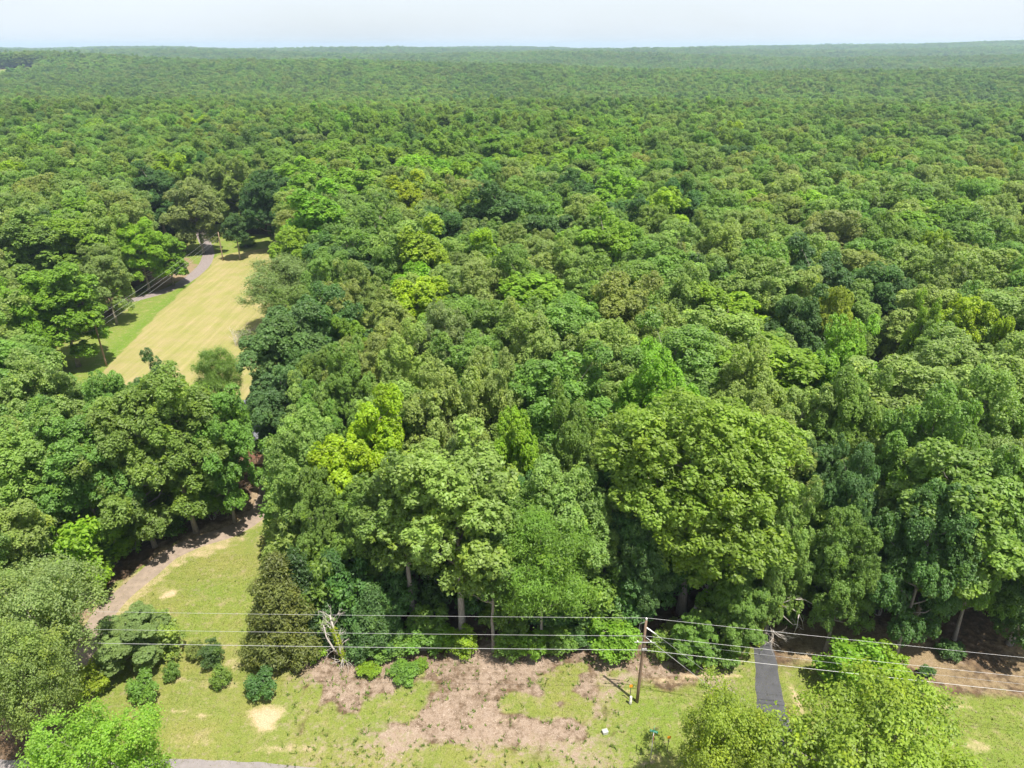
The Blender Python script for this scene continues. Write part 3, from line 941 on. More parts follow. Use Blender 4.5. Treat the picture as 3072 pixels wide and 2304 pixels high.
# ------------------------------------------------------------------ trees: readings of crown centres on the print
# (cx, cy, crown radius in print px, kind, tint, height m, label, landmark phrase or None)
CROWNS = [
    # woods behind the mulch strip, front rows
    (660, 1010, 78, "oak", "pale", 19, "pale green oak bordering the lawn beside the dark gap to the house", "the pale oak bordering the lawn"),
    (815, 945, 56, "spire", "yellow", 20, "vivid yellow-green tree, upper of the two standing one before the other near the lawn", "the upper yellow-green tree near the lawn"),
    (745, 1055, 62, "spire", "yellow", 17, "vivid yellow-green tree, lower and broader of the two near the lawn", "the lower yellow-green tree near the lawn"),
    (700, 1120, 60, "oak", "mid", 15, "mid green oak just above the olive cedar at the lawn corner", None),
    (960, 900, 95, "oak", "pale", 21, "large pale oak right of the upper yellow-green tree", "the large pale oak beside the yellow-green pair"),
    (1115, 1010, 46, "spire", "lime", 19, "narrow lime green tree standing upright among pale oaks in the front woods", "the narrow lime tree"),
    (1230, 990, 66, "oak", "mid", 20, "glossy mid green oak right of the narrow lime tree", None),
    (1060, 850, 80, "oak", "pale", 21, "pale rounded oak behind the narrow lime tree", None),
    (880, 800, 70, "oak", "pale", 21, "pale oak just behind the upper yellow-green tree", None),
    (1410, 870, 90, "oak", "bright", 22, "bright green rounded tree behind the big oak near the utility pole", None),
    (1640, 1010, 82, "oak", "olive", 21, "olive tree with yellowing leaves right of the big bright oak", "the yellowing olive tree"),
    (1690, 1170, 66, "oak", "pale", 17, "pale green tree leaning over the black asphalt driveway", "the tree leaning over the asphalt driveway"),
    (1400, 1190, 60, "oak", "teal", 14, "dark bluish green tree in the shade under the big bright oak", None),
    (1545, 1165, 60, "oak", "bright", 15, "bright green lower tree right of the big oak's trunk", None),
    (1610, 850, 80, "oak", "olive", 21, "olive green oak with yellow tufts behind the yellowing olive tree", None),
    (1300, 760, 85, "oak", "pale", 21, "silvery pale oak in the middle of the woods", "the silvery pale oak in mid woods"),
    (1150, 740, 80, "oak", "pale", 21, "pale oak left of the silvery pale oak", None),
    # right-hand woods
    (1830, 1100, 66, "oak", "teal", 19, "bluish green oak just right of the asphalt driveway's tree gap", "the bluish oak right of the driveway"),
    (1830, 1220, 70, "oak", "mid", 15, "mid green tree spreading low right of the asphalt driveway", None),
    (2000, 1000, 95, "oak", "mid", 22, "large mid green oak rising above the shaded right yard", "the large oak above the right yard"),
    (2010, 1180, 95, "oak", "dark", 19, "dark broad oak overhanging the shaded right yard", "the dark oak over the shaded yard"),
    (2150, 1130, 90, "oak", "mid", 20, "mid green oak at the right edge above the shaded yard", None),
    (1830, 900, 80, "oak", "mid", 21, "mid green oak in front of the half hidden right house roof", None),
    (2120, 900, 90, "oak", "pale", 22, "pale oak near the right edge behind the large yard oak", None),
    (1820, 770, 85, "oak", "bright", 22, "fresh green rounded oak below the gold tinged tree", "the fresh green oak below the gold tree"),
    (1800, 672, 52, "dome", "gold", 21, "gold tinged tree poking up among grey-green oaks on the right", "the gold tinged tree"),
    (2080, 705, 52, "spire", "yellow", 21, "bright yellow-green pointed tree near the right edge", "the pointed yellow tree near the right edge"),
    (1990, 720, 30, "spire", "lime", 19, "small lime tree left of the pointed yellow tree", None),
    (2160, 750, 30, "spire", "yellow", 19, "small yellow-green tree right of and below the pointed yellow tree", None),
    (2012, 545, 30, "spire", "lime", 21, "slim lime green tree alone among dull oaks on the far right", "the slim lime tree on the right"),
    (1900, 620, 75, "oak", "dark", 20, "dark glossy oak beside a black hollow in the right canopy", "the dark oak by the black hollow"),
    (2070, 600, 85, "oak", "pale", 22, "wide greyish oak right of the slim lime tree", None),
    (1650, 620, 95, "oak", "pale", 22, "broad pale oak with cauliflower clumps right of centre", "the broad pale oak right of centre"),
    (1790, 500, 78, "oak", "tan", 22, "tan tinged broad oak in the right canopy", "the tan tinged oak"),
    (1560, 540, 70, "oak", "pale", 22, "pale oak between the vivid round oak and the tan tinged oak", None),
    (1700, 460, 66, "oak", "olive", 21, "olive grey oak just left of the tan tinged oak", None),
    (1320, 525, 92, "dome", "bright", 22, "vivid green round oak right of the dark domed oaks", "the vivid round oak"),
    (1350, 655, 100, "oak", "olive", 22, "wide olive oak below the vivid round oak", "the wide olive oak"),
    (1490, 640, 75, "oak", "olive", 21, "olive oak between the wide olive oak and the broad pale oak", None),
    (1580, 300, 34, "spire", "yellow", 22, "yellow topped tree standing out in the far right canopy", "the yellow topped far tree"),
    (1890, 352, 34, "spire", "lime", 22, "light lime tree in the upper right canopy", "the light lime tree in the upper right"),
    (2188, 348, 26, "dome", "gold", 22, "small smooth gold-olive crown cut by the right edge", "the small gold-olive crown at the right edge"),
    # centre
    (1075, 450, 92, "dome", "dark", 23, "largest dark domed oak with tight cauliflower clumps, upper centre", "the largest dark dome"),
    (960, 485, 70, "dome", "dark", 21, "dark domed oak left of the largest dark dome", None),
    (1185, 485, 72, "dome", "dark", 21, "dark domed oak right of the largest dark dome", None),
    (915, 560, 66, "spire", "lime", 22, "broad lime tree below the dark domes in the centre", "the broad lime tree below the domes"),
    (1045, 545, 36, "spire", "yellow", 21, "small yellow-tipped tree right of the broad lime tree", None),
    (905, 655, 62, "spire", "yellow", 20, "yellow-green tree with pointed tips below the broad lime tree", "the pointed yellow-green tree in the centre"),
    (1050, 625, 70, "oak", "tan", 21, "brownish grey oak right of the broad lime tree", "the brownish grey oak"),
    (770, 620, 58, "oak", "olive", 20, "dull olive oak with a vine between the grey feathery tree and the lime tree", None),
    (960, 720, 75, "oak", "gray", 21, "grey-green oak below the pointed yellow-green tree", None),
    (620, 612, 80, "feather", "gray", 15, "big grey feathery tree leaning over the hay field", "the grey feathery tree"),
    (620, 765, 105, "dome", "teal", 20, "big dark bluish domed tree in front of the hay field", "the big bluish dome by the field"),
    (610, 880, 70, "dome", "teal", 17, "dark bluish tree beside the half hidden left house", None),
    (750, 830, 60, "oak", "mid", 19, "mid green oak right of the big bluish dome", None),
    (760, 740, 40, "spire", "bright", 17, "fresh green young tree right of the big bluish dome's top", None),
    (470, 805, 44, "feather", "mid", 12, "feathery small tree at the near end of the hay field", "the feathery tree by the field"),
    # bright stand
    (690, 470, 72, "spire", "bright", 23, "tall bright green tree right of the hay field's far end", "the tall bright tree past the field"),
    (660, 400, 46, "spire", "bright", 22, "bright green tree at the left end of the bright stand", None),
    (760, 400, 52, "spire", "bright", 22, "bright green tree behind the tall bright tree past the field", None),
    (880, 430, 50, "spire", "yellow", 21, "yellow-green tree left above the largest dark dome", "the yellow tree left of the dark dome"),
    (975, 388, 42, "spire", "lime", 21, "lime tree just behind the largest dark dome", None),
    (830, 345, 44, "spire", "bright", 22, "bright green tree in the middle of the bright stand", None),
    (940, 330, 44, "spire", "bright", 22, "bright tree in the back row of the bright stand", None),
    (1050, 318, 44, "spire", "bright", 22, "bright tree in the bright stand right behind the largest dark dome", None),
    (1140, 320, 42, "spire", "bright", 22, "bright tree near the right end of the bright stand", None),
    (1280, 320, 48, "spire", "bright", 22, "bright leafy tree at the right end of the bright stand", None),
    (435, 285, 28, "spire", "yellow", 21, "lone yellowish tree in the far left canopy", "the lone yellowish far tree"),
    # left of and behind the field
    (150, 545, 66, "spire", "bright", 20, "bright green tree with pointed tips left of the field", "the pointed bright tree left of the field"),
    (70, 560, 66, "spire", "mid", 20, "mid green pointed tree at the left edge beside the field", None),
    (130, 650, 72, "spire", "bright", 18, "bright tree left of the near field pole", None),
    (45, 690, 64, "oak", "bright", 16, "bright green tree at the left edge across from the near field pole", None),
    (225, 590, 46, "oak", "pale", 16, "pale soft tree between two bright trees left of the field", None),
    (300, 530, 56, "oak", "lime", 16, "yellow-green broad tree inside the bend of the gravel path", "the yellow-green tree inside the path bend"),
    (360, 545, 36, "spire", "bright", 12, "small bright tree next to the gravel path's bend", None),
    (420, 440, 52, "oak", "tan", 20, "greyish tan oak where the gravel path enters the woods", "the greyish tan oak at the path's end"),
    (510, 400, 56, "oak", "olive", 21, "olive oak behind the far field pole", None),
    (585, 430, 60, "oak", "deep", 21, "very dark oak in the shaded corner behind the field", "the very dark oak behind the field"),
    (340, 420, 60, "dome", "dark", 20, "dark oak left of the greyish tan oak", None),
    # mass below the field
    (90, 880, 92, "oak", "pale", 19, "pale yellowish oak at the left edge before the field", "the pale yellowish oak at the left edge"),
    (250, 905, 62, "oak", "mid", 18, "mid green oak between the pale yellowish oak and the field's near end", None),
    (345, 880, 56, "dome", "dark", 16, "dark small-leaved tree at the field's near end", None),
    # foreground
    (70, 1335, 120, "open", "gray", 14, "grey-green loose tree at the left edge level with the spreading lawn tree", None),
    (48, 1475, 95, "open", "pale", 13, "pale loose tree at the left edge beside the yellow leaved shrub", None),
    (205, 1668, 125, "open", (0.165, 0.265, 0.03), 13, "sunlit yellow-green tree in the bottom left corner beside the road", None),
    (1578, 1630, 116, "open", (0.178, 0.275, 0.028), 12, "yellow-green tree in the foreground left of the large open foreground tree", None),
]
# (base px, base py, height m, crown radius m, kind, tint, label, landmark)
STANDING = [
    (622, 1418, 11.5, 2.9, "cedar", "cedar", "olive brown cedar at the corner of lawn and woods", "the olive cedar at the lawn corner"),
    (668, 1386, 10.5, 2.5, "cedar", "deep", "dark cedar just right of the olive brown cedar", None),
    (735, 1362, 9.5, 2.5, "cedar", "dark", "blue-green cedar behind the dead white snag", None),
    (815, 1405, 7.5, 2.3, "cedar", "teal", "small bluish cedar with a bare lower trunk right of the snag", None),
    (893, 1352, 19, 4.2, "tall", "mid", "oak with a slim grey trunk left of the pale trunked front oak", None),
    (1000, 1385, 21, 5.6, "tall", "pale", "front oak with a thick pale trunk in the middle of the woods' edge", "the pale trunked front oak"),
    (1067, 1405, 15, 3.0, "tall", "mid", "slim ivy-clad tree right of the pale trunked front oak", None),
    (1168, 1402, 15.5, 3.9, "feather", (0.135, 0.232, 0.032), "fresh green feathery tree with drooping sprays above the wires", "the fresh feathery front tree"),
    (1472, 1322, 23, 8.0, "great", (0.155, 0.258, 0.028), "biggest bright green oak with a thick trunk behind the utility pole", "the biggest bright oak"),
    (1375, 1335, 14, 3.6, "oak", "teal", "dark bluish tree left of the biggest bright oak's trunk", None),
    (1490, 1430, 5.2, 2.0, "oak", "mid", "small grey trunked tree right of the utility pole", None),
    (1582, 1418, 9.5, 2.5, "oak", "mid", "leafy mid green tree at the left verge of the asphalt driveway", None),
    (1762, 1325, 14, 4.0, "oak", "pale", "pale green tree at the right verge of the asphalt driveway", None),
    (1970, 1372, 20, 6.0, "tall", "mid", "oak with a stout shaded trunk standing in the right yard", None),
    (2180, 1390, 17, 5.0, "oak", "dark", "dark oak with low boughs at the right edge of the yard", None),
    (519, 562, 11.5, 3.2, "tall", "dark", "lone round-headed tree with a bare trunk at the far end of the hay field", "the lone tree in the hay field"),
    (418, 505, 14, 3.6, "oak", "pale", "slim grey trunked tree left of the gravel path's far end", None),
    (405, 542, 7.0, 2.2, "oak", "mid", "small tree on the inner side of the gravel path's bend", None),
    (175, 1290, 8.5, 3.6, "sapling", "lime", "multi-stemmed yellow-green tree beside the left driveway", "the multi-stemmed tree by the driveway"),
    (95, 1290, 8.0, 3.4, "sapling", "olive", "twiggy olive tree left of the multi-stemmed one", None),
    (255, 1215, 4.2, 2.2, "sapling", "bright", "bright green bushy tree on the left driveway's bend", None),
    (215, 1235, 4.6, 2.0, "sapling", "teal", "bluish bushy tree between the multi-stemmed tree and the bright one", None),
    (508, 1128, 17, 4.4, "oak", "mid", "oak at the bend of the left driveway, rightmost of its row", "the oak at the driveway bend"),
    (425, 1150, 20, 5.4, "oak", "mid", "mid green oak over the left driveway, second from the bend", None),
    (335, 1180, 19, 5.4, "oak", "mid", "rounded oak over the left driveway, third from the bend", "the rounded oak over the driveway"),
    (240, 1212, 18, 5.0, "oak", "mid", "oak over the left driveway, fourth from the bend", None),
    (130, 1225, 18, 5.2, "oak", "pale", "pale oak behind the multi-stemmed driveway tree", None),
    (20, 1235, 17, 5.0, "oak", "pale", "pale green oak at the left edge behind the twiggy olive tree", None),
    (470, 1060, 14, 4.4, "feather", "bright", "fresh green tree with flat layers left of the half hidden house", "the flat layered fresh tree"),
    (300, 1438, 5.6, 3.1, "dome", "gray", "grey-green spreading tree standing alone on the front lawn", "the spreading lawn tree"),
    (360, 1412, 4.0, 2.0, "sapling", "olive", "thin olive tree touching the spreading lawn tree", None),
    (1825, 1850, 13.5, 6.0, "open", (0.180, 0.275, 0.030), "large open tree with yellow leaves in the right foreground", "the large open foreground tree"),
    (1835, 1490, 4.4, 2.7, "sapling", "bright", "bright green bushy tree behind the large open foreground tree", None),
    (1905, 1500, 4.0, 2.2, "sapling", "lime", "yellow-green bushy tree beside the bright bushy one in the right yard", None),
]
# (base px, base py, height m, radius m, tint, label)
SHRUBS = [
    (314, 1507, 2.3, 1.25, "mid", "round crape shrub, biggest and lowest of the lawn shrubs"),
    (376, 1468, 1.7, 0.72, "mid", "smallest upright shrub of those on the lawn"),
    (464, 1437, 2.5, 1.05, "dark", "tall lawn shrub nearest the thin olive tree"),
    (479, 1482, 1.8, 0.85, "mid", "round low shrub in the middle of the lawn shrubs"),
    (568, 1500, 2.3, 1.25, "dark", "gappy lawn shrub beside the big sandy patch"),
    (200, 1496, 2.8, 1.5, "gold", "yellow leaved shrub at the left end of the lawn shrubs"),
    (425, 1424, 1.9, 0.7, "olive", "thin twiggy shrub right of the spreading lawn tree"),
    (1990, 1492, 0.9, 0.6, "deep", "small dark bush at the lit edge of the right yard"),
    (2000, 1462, 1.1, 0.6, "dark", "small dark bush in the shaded part of the right yard"),
    (2050, 1420, 1.6, 1.1, "dark", "dark bush beside the stout trunk in the right yard"),
    (675, 1422, 1.8, 1.2, "lime", "lime green bush at the foot of the dark cedar"),
    (640, 1428, 1.6, 1.4, "cedar", "olive bush at the foot of the olive brown cedar"),
    (790, 1408, 2.0, 1.4, "dark", "dark bush at the foot of the bluish cedar"),
    (850, 1412, 2.2, 1.7, "mid", "mid green bush left of the pale trunked front oak"),
    (920, 1402, 2.4, 1.8, "mid", "broad bush at the woods' edge left of the pale trunk"),
    (965, 1400, 2.0, 1.3, "bright", "bright bush against the pale trunk's left side"),
    (1005, 1412, 2.6, 1.3, "lime", "lime vine-covered bush at the foot of the pale trunk"),
    (1100, 1415, 2.2, 1.5, "mid", "mid green bush right of the slim ivy-clad tree"),
    (1150, 1410, 2.4, 1.4, "bright", "bright bush at the foot of the fresh feathery front tree"),
    (1205, 1400, 2.6, 1.7, "mid", "broad bush right of the feathery front tree's foot"),
    (1255, 1396, 2.2, 1.4, "dark", "dark bush midway between feathery tree and utility pole"),
    (1320, 1408, 3.4, 2.2, "bright", "tall bright bush just left of the utility pole's top"),
    (1440, 1408, 2.2, 1.5, "mid", "mid green bush right of the utility pole"),
    (1545, 1428, 2.6, 1.7, "mid", "leafy bush between the small grey trunked tree and the driveway"),
    (1460, 1385, 1.8, 1.5, "olive", "olive bush in the gap behind the utility pole"),
    (1700, 1345, 2.2, 1.2, "mid", "mid green bush at the right verge of the asphalt driveway"),
    (800, 1458, 1.0, 0.9, "lime", "low bright sapling bush on the mulch, left one of two"),
    (875, 1462, 1.2, 1.3, "mid", "low bright sapling bush on the mulch, right one of two"),
    (905, 1448, 0.9, 0.7, "bright", "small bright sprout bush behind the right mulch bush"),
    (1498, 1442, 0.8, 0.6, "bright", "tiny bright bush at the foot of the small grey trunked tree"),
    (545, 740, 2.4, 2.2, "gray", "grey thin brush at the right edge of the hay field"),
    (535, 532, 2.6, 2.4, "mid", "leafy bush behind the lone tree in the hay field"),
    (150, 1225, 2.6, 1.8, "olive", "olive bush in front of the dark driveway oaks"),
    (130, 1390, 2.4, 1.8, "mid", "mid green bush left of the left driveway's near end"),
]

KEEP_SEEN = []      # (px, py, r, distance) of the crowns read off the print
LAND = []           # (name phrase, px, py of crown) for describing neighbours
PLACED = []         # (x, y, R)
count = 0
for (cx, cyy, rp, kind, tint, h, label, lm) in CROWNS:
    zc = h * (0.66 if cx < 640 or cyy >= 950 else 0.80 if cyy < 780 else 0.74)      # deep in the woods only the top of a crown is seen
    x, y, _ = survey(cx, cyy, zc)
    depth = y * CP + (HEIGHT - zc) * SP
    R = rp * S * depth / FOCAL
    plant("tree", kind, count, x, y, h, R, tint, label, "tree", "trees of the woods")
    PLACED.append((x, y, R, h))
    KEEP_SEEN.append((cx, cyy, rp, y))
    if lm:
        LAND.append((lm, cx, cyy))
    count += 1
for (bx, by, h, R, kind, tint, label, lm) in STANDING:
    x, y, _ = survey(bx, by)
    nm = "cedar_tree" if kind == "cedar" else "tree"
    plant(nm, kind, count, x, y, h, R, tint, label, "tree", "trees of the woods")
    PLACED.append((x, y, R, h))
    q = reading(x, y, h * 0.66)
    KEEP_SEEN.append((q[0], q[1], R * FOCAL / (y * CP + (HEIGHT - h * 0.66) * SP) / S, y))
    if lm:
        q = reading(x, y, h * 0.66)
        LAND.append((lm, q[0], q[1]))
    count += 1
for i, (bx, by, h, R, tint, label) in enumerate(SHRUBS):
    x, y, _ = survey(bx, by)
    kind = "shrub" if h < 2.5 else "sapling"
    plant("shrub", kind, i, x, y, h, R, tint, label, "shrub", "shrubs on the lawn and along the woods")

# ------------------------------------------------------------------ the rest of the woods
OPEN_VIEWS = [   # outlines on the print where the ground, not the canopy, is seen
    [(30, 805), (200, 822), (300, 835), (400, 815), (480, 790), (545, 740), (510, 690), (525, 620), (600, 530), (560, 510), (470, 500), (440, 488), (408, 495), (420, 540), (345, 590), (235, 660), (270, 690), (225, 720), (120, 760)],
    [(150, 1430), (190, 1350), (250, 1270), (330, 1215), (420, 1150), (540, 1120), (560, 1060), (575, 1000), (600, 1000), (590, 1080), (620, 1140), (600, 1300), (580, 1400),
     (700, 1390), (1000, 1370), (1300, 1370), (1560, 1400), (1620, 1330), (1680, 1330), (1790, 1330), (1900, 1350), (2230, 1340), (2230, 1700), (0, 1700), (0, 1430)],
    [(515, 870), (580, 860), (590, 990), (545, 985)],
    [(2105, 1105), (2175, 1105), (2175, 1140), (2105, 1140)],
]
NO_TREES = [LAWN, RIGHT_LAWN, YARD, FIELD, VERGE, SHADE_YARD]
HOUSES = [(-37.5, 87.5, 9.5, 7.0), (43.5, 85.5, 9.0, 6.5)]          # x, y, half width, half depth


def blocked(x, y, h, R, ka=0.8, kb=0.55):
    for (hx, hy, hw, hd) in HOUSES:
        if abs(x - hx) < hw + 1.0 and abs(y - hy) < hd + 1.0:
            return True
    for P in NO_TREES:
        if in_poly(np.array([x]), np.array([y]), P)[0]:
            return True
    d = min(poly_dist(np.array([x]), np.array([y]), L, closed=False)[0] for L in (DRIVE_LINE, PATH_LINE, ASPHALT_L))
    if d < 3.4:
        return True
    if y < 44:
        return True
    q = reading(x, y, h * 0.68)
    rp = R * FOCAL / (y * CP + (HEIGHT - h * 0.68) * SP) / S
    for (kx, ky, kr, kyy) in KEEP_SEEN:
        if y < kyy and math.hypot(q[0] - kx, q[1] - ky) < ka * rp + kb * kr:
            return True
    for dx, z in ((0, h * 0.98), (-R * 0.85, h * 0.68), (R * 0.85, h * 0.68), (-R * 0.6, h * 0.88), (R * 0.6, h * 0.88), (0, h * 0.68), (0, h * 0.45), (0, 0)):
        q = reading(x + dx, y, z)
        for P in OPEN_VIEWS:
            if z == 0 and P is OPEN_VIEWS[2]:
                continue
            if in_poly(np.array([q[0]]), np.array([q[1]]), P)[0]:
                return True
    return False


def pick_tint(x, y):
    """Stands of one colour, as in the photograph: colour follows patches of the woods."""
    q = reading(x, y, 14)
    a = float(blur_noise(np.array([x]), np.array([y]), 34.0, 21)[0])
    r = random.random()
    if 620 < q[0] < 1340 and 285 < q[1] < 410 and r < 0.88:
        return random.choice(["bright", "bright", "mid", "lime"]), "spire"
    if r < 0.015:
        return "lime", "spire"
    if r < 0.08:
        return random.choice(["bright", "lime", "bright"]), "spire"
    if a < 0.40:
        return random.choice(["mid", "mid", "pale", "mid"]), random.choice(["oak", "oak", "dome"])
    if a < 0.66:
        return random.choice(["pale", "olive", "pale", "mid"]), "oak"
    if a < 0.72:
        return random.choice(["olive", "tan", "pale"]), "oak"
    return random.choice(["dark", "mid", "mid", "mid", "pale"]), random.choice(["oak", "dome"])


cells = {}
for (x, y, R, h) in PLACED:
    cells.setdefault((int(x // 8), int(y // 8)), []).append((x, y, R))


def crowded(x, y, R, k):
    cx, cyy = int(x // 8), int(y // 8)
    for i in range(cx - 2, cx + 3):
        for j in range(cyy - 2, cyy + 3):
            for (a, b, r2) in cells.get((i, j), ()):
                if (a - x) ** 2 + (b - y) ** 2 < (k * (R + r2)) ** 2:
                    return True
    return False


FILL = []           # x, y, h, R, tint, kind
NEAR_LIMIT = 235.0
tries = 0
for radius_hi, radius_lo, n_try in ((8.0, 6.4, 9000), (6.4, 5.2, 12000), (5.2, 4.2, 8000)):
    for _ in range(n_try):
        y = 42 + (NEAR_LIMIT - 42) * math.sqrt(random.random())
        half = 0.78 * y + 14
        x = (random.random() * 2 - 1) * half
        R = radius_lo + (radius_hi - radius_lo) * random.random()
        if crowded(x, y, R, 0.53):
            continue
        h = 18.0 + 3.4 * random.random() + (R - 5.2) * 0.6
        if R < 3.6:
            h -= 2.5
        if blocked(x, y, h, R):
            continue
        cells.setdefault((int(x // 8), int(y // 8)), []).append((x, y, R))
        t, k = pick_tint(x, y)
        if k == "spire":
            R *= 0.95
        FILL.append((x, y, h, R, t, k))


for _ in range(5000):          # slimmer trees that close the gaps of the front rows
    y = 47 + 42 * random.random()
    x = (random.random() * 2 - 1) * (0.78 * y + 8)
    R = 2.8 + 1.5 * random.random()
    h = 11.5 + 5.0 * random.random()
    if crowded(x, y, R, 0.47) or blocked(x, y, h, R, 0.5, 0.3):
        continue
    cells.setdefault((int(x // 8), int(y // 8)), []).append((x, y, R))
    FILL.append((x, y, h, R, random.choice(["mid", "mid", "dark", "pale"]), "oak"))


def shown_size(t):
    q = reading(t[0], t[1], t[2] * 0.7)
    depth = t[1] * CP + (HEIGHT - t[2] * 0.7) * SP
    r = t[3] * FOCAL / depth / S
    if q[0] < -r * 0.6 or q[0] > 2212 + r * 0.6 or q[1] > 1659 + r:
        return 0.0
    return r


FILL.sort(key=shown_size, reverse=True)
UNDER = []
for (bx, by, h, R, tint) in ((650, 1372, 7, 2.2, "dark"), (710, 1372, 9, 2.6, "mid"), (770, 1368, 8, 2.6, "dark"), (830, 1375, 7, 2.4, "teal"), (850, 1330, 8, 2.4, "dark"), (930, 1378, 3.5, 1.8, "mid"),
                             (945, 1330, 7, 2.2, "deep"), (1040, 1335, 6, 2.2, "dark"), (1095, 1375, 6, 2.2, "mid"), (1125, 1345, 9, 2.8, "dark"), (1190, 1360, 6, 2.4, "teal"), (1240, 1350, 8, 2.8, "dark"),
                             (1290, 1365, 7, 2.6, "mid"), (1345, 1360, 6, 2.4, "dark"), (1425, 1300, 6, 2.2, "teal"), (1560, 1395, 7, 2.4, "mid"), (1590, 1335, 7, 2.2, "dark"),
                             (1720, 1275, 8, 2.8, "mid"), (1770, 1320, 8, 2.8, "dark"), (1830, 1300, 9, 3.0, "mid"), (1900, 1330, 7, 2.4, "dark"), (2080, 1310, 9, 3.0, "mid"), (2200, 1320, 8, 3.0, "dark"),
                             (290, 1188, 5, 2.2, "mid"), (375, 1155, 5, 2.2, "dark"), (460, 1125, 6, 2.4, "mid"), (200, 1215, 6, 2.4, "dark"),
                             (110, 1180, 7, 2.6, "mid"), (40, 1190, 8, 2.8, "pale"), (30, 1230, 7, 3.0, "olive"), (640, 1180, 9, 3.0, "mid"), (630, 1250, 8, 2.6, "pale"), (640, 1100, 10, 3.2, "mid")):
    x, y, _ = survey(bx, by)
    UNDER.append((x, y, h, R, tint, "sapling"))
N_SINGLE = 322 - count - len(UNDER)
LOOK = {"mid": "mid green", "pale": "pale green", "olive": "olive", "tan": "tan tinged", "dark": "dark green", "deep": "very dark", "bright": "bright green",
        "yellow": "yellow-green", "gold": "gold tinged", "gray": "grey-green", "teal": "bluish green", "lime": "lime green"}
FORM = {"sapling": "low understory tree", "oak": "round-crowned tree", "dome": "dense domed tree", "spire": "pointed tree"}
ORD = ["nearest", "second", "third", "fourth", "fifth", "sixth", "seventh", "eighth"]
described = {}
order = []
for t in UNDER + FILL[:N_SINGLE]:
    qx, qy = reading(t[0], t[1], t[2] * 0.66)
    best = min(LAND, key=lambda L: math.hypot(L[1] - qx, (L[2] - qy) * 1.3))
    dx, dy = qx - best[1], qy - best[2]
    side = ("right of" if dx > 0 else "left of") if abs(dx) > 1.3 * abs(dy) else ("behind" if dy < 0 else "in front of")
    key = (best[0], side, t[4], t[5])
    order.append((t, key, math.hypot(dx, dy)))
    described.setdefault(key, []).append((math.hypot(dx, dy), len(order) - 1))
for key, lst in described.items():
    lst.sort()
    for rank, (_, i) in enumerate(lst):
        t = order[i][0]
        word = "" if len(lst) == 1 else ORD[min(rank, 7)] + " "
        lab = f"{word}{LOOK[t[4]]} {FORM[t[5]]} {key[1]} {key[0]}"
        plant("tree", t[5], i, t[0], t[1], t[2], t[3], t[4], lab, "tree", "trees of the woods")

# ------------------------------------------------------------------ far woods: one mass, instanced
far_pts = [(t[0], t[1], t[2], t[3], t[4], t[5]) for t in FILL[N_SINGLE:]]
bands = [(NEAR_LIMIT - 4, 520, 9.2, 1.12), (520, 1050, 10.0, 1.2), (1050, 2100, 13.5, 1.5), (2100, 4600, 19.0, 2.1)]
FP, FS, FT, FK = [], [], [], []
KINDS = [("oak", i) for i in range(5)] + [("dome", i) for i in range(3)] + [("spire", i) for i in range(3)]
for (x, y, h, R, t, k) in far_pts:
    opts = [i for i, q in enumerate(KINDS) if q[0] == k]
    FK.append(random.choice(opts))
    R0, H0 = PROTO[k][0][2], PROTO[k][0][3]
    FP.append((x, y))
    FS.append((R / R0, h / H0))
    FT.append(np.array(TINT[t]) * (1 + (rng.random(3) - 0.5) * 0.24))
for (d0, d1, cell, sc) in bands:
    yy = np.arange(d0 * 0.6, d1 + cell, cell)
    for row, y0 in enumerate(yy):
        half = 0.78 * y0 + 20
        xx = np.arange(-half, half, cell) + (row % 2) * cell * 0.5
        x = xx + (rng.random(len(xx)) - 0.5) * cell * 0.85
        y = y0 + (rng.random(len(xx)) - 0.5) * cell * 0.85
        keep = (y >= d0) & (y < d1) & ~in_poly(x, y, FAR_FIELD)
        if d0 < 300:
            keep &= y > NEAR_LIMIT - 4
        x, y = x[keep], y[keep]
        n = len(x)
        if not n:
            continue
        a = blur_noise(x, y, 46.0, 21) * 0.7 + 0.3 * blur_noise(x, y, 300.0, 5)
        lowf = 0.6 * blur_noise(x, y * 0.5, 90.0, 31) + 0.4 * blur_noise(x, y * 0.5, 260.0, 32)
        lowh = blur_noise(x, y, 55.0, 33)
        rr = rng.random(n)
        qy = np.array([reading(u, v, 14) for u, v in zip(x, y)])
        for i in range(n):
            if 620 < qy[i, 0] < 1400 and qy[i, 1] > 268 and rr[i] < 0.75:
                t, k = ("bright", "spire") if rng.random() < 0.7 else ("lime", "spire")
            elif rr[i] < 0.07:
                t, k = ("bright", "lime")[int(rng.random() * 2)], "spire"
            elif a[i] < 0.42:
                t, k = ("mid", "mid", "dark", "pale")[int(rng.random() * 4)], "oak"
            elif a[i] < 0.62:
                t, k = ("pale", "olive", "mid")[int(rng.random() * 3)], "oak"
            else:
                t, k = ("dark", "mid", "mid", "olive")[int(rng.random() * 4)], "dome"
            opts = [j for j, q in enumerate(KINDS) if q[0] == k]
            FK.append(opts[int(rng.random() * len(opts))])
            FP.append((x[i], y[i]))
            lf = 0.82 + 0.36 * lowf[i]
            FS.append((sc * (0.85 + 0.35 * rng.random()) * (0.92 if k == "dome" else 1.0), (0.86 + 0.26 * rng.random()) * (1 + (sc - 1) * 0.15) * (0.9 + 0.2 * lowh[i])))
            FT.append((np.array(TINT[t]) * 0.6 + np.array(TINT["mid"]) * 0.4) * lf * (1 + (rng.random(3) - 0.5) * 0.2))
FP = np.array(FP)
FS = np.array(FS)
FT = np.array(FT)
FK = np.array(FK, np.int32)
NF = len(FP)
fz = terrain(FP[:, 0], FP[:, 1])
fme = bpy.data.meshes.new("forest")
fme.vertices.add(NF)
fme.vertices.foreach_set("co", np.stack([FP[:, 0], FP[:, 1], fz], -1).astype(np.float32).ravel())
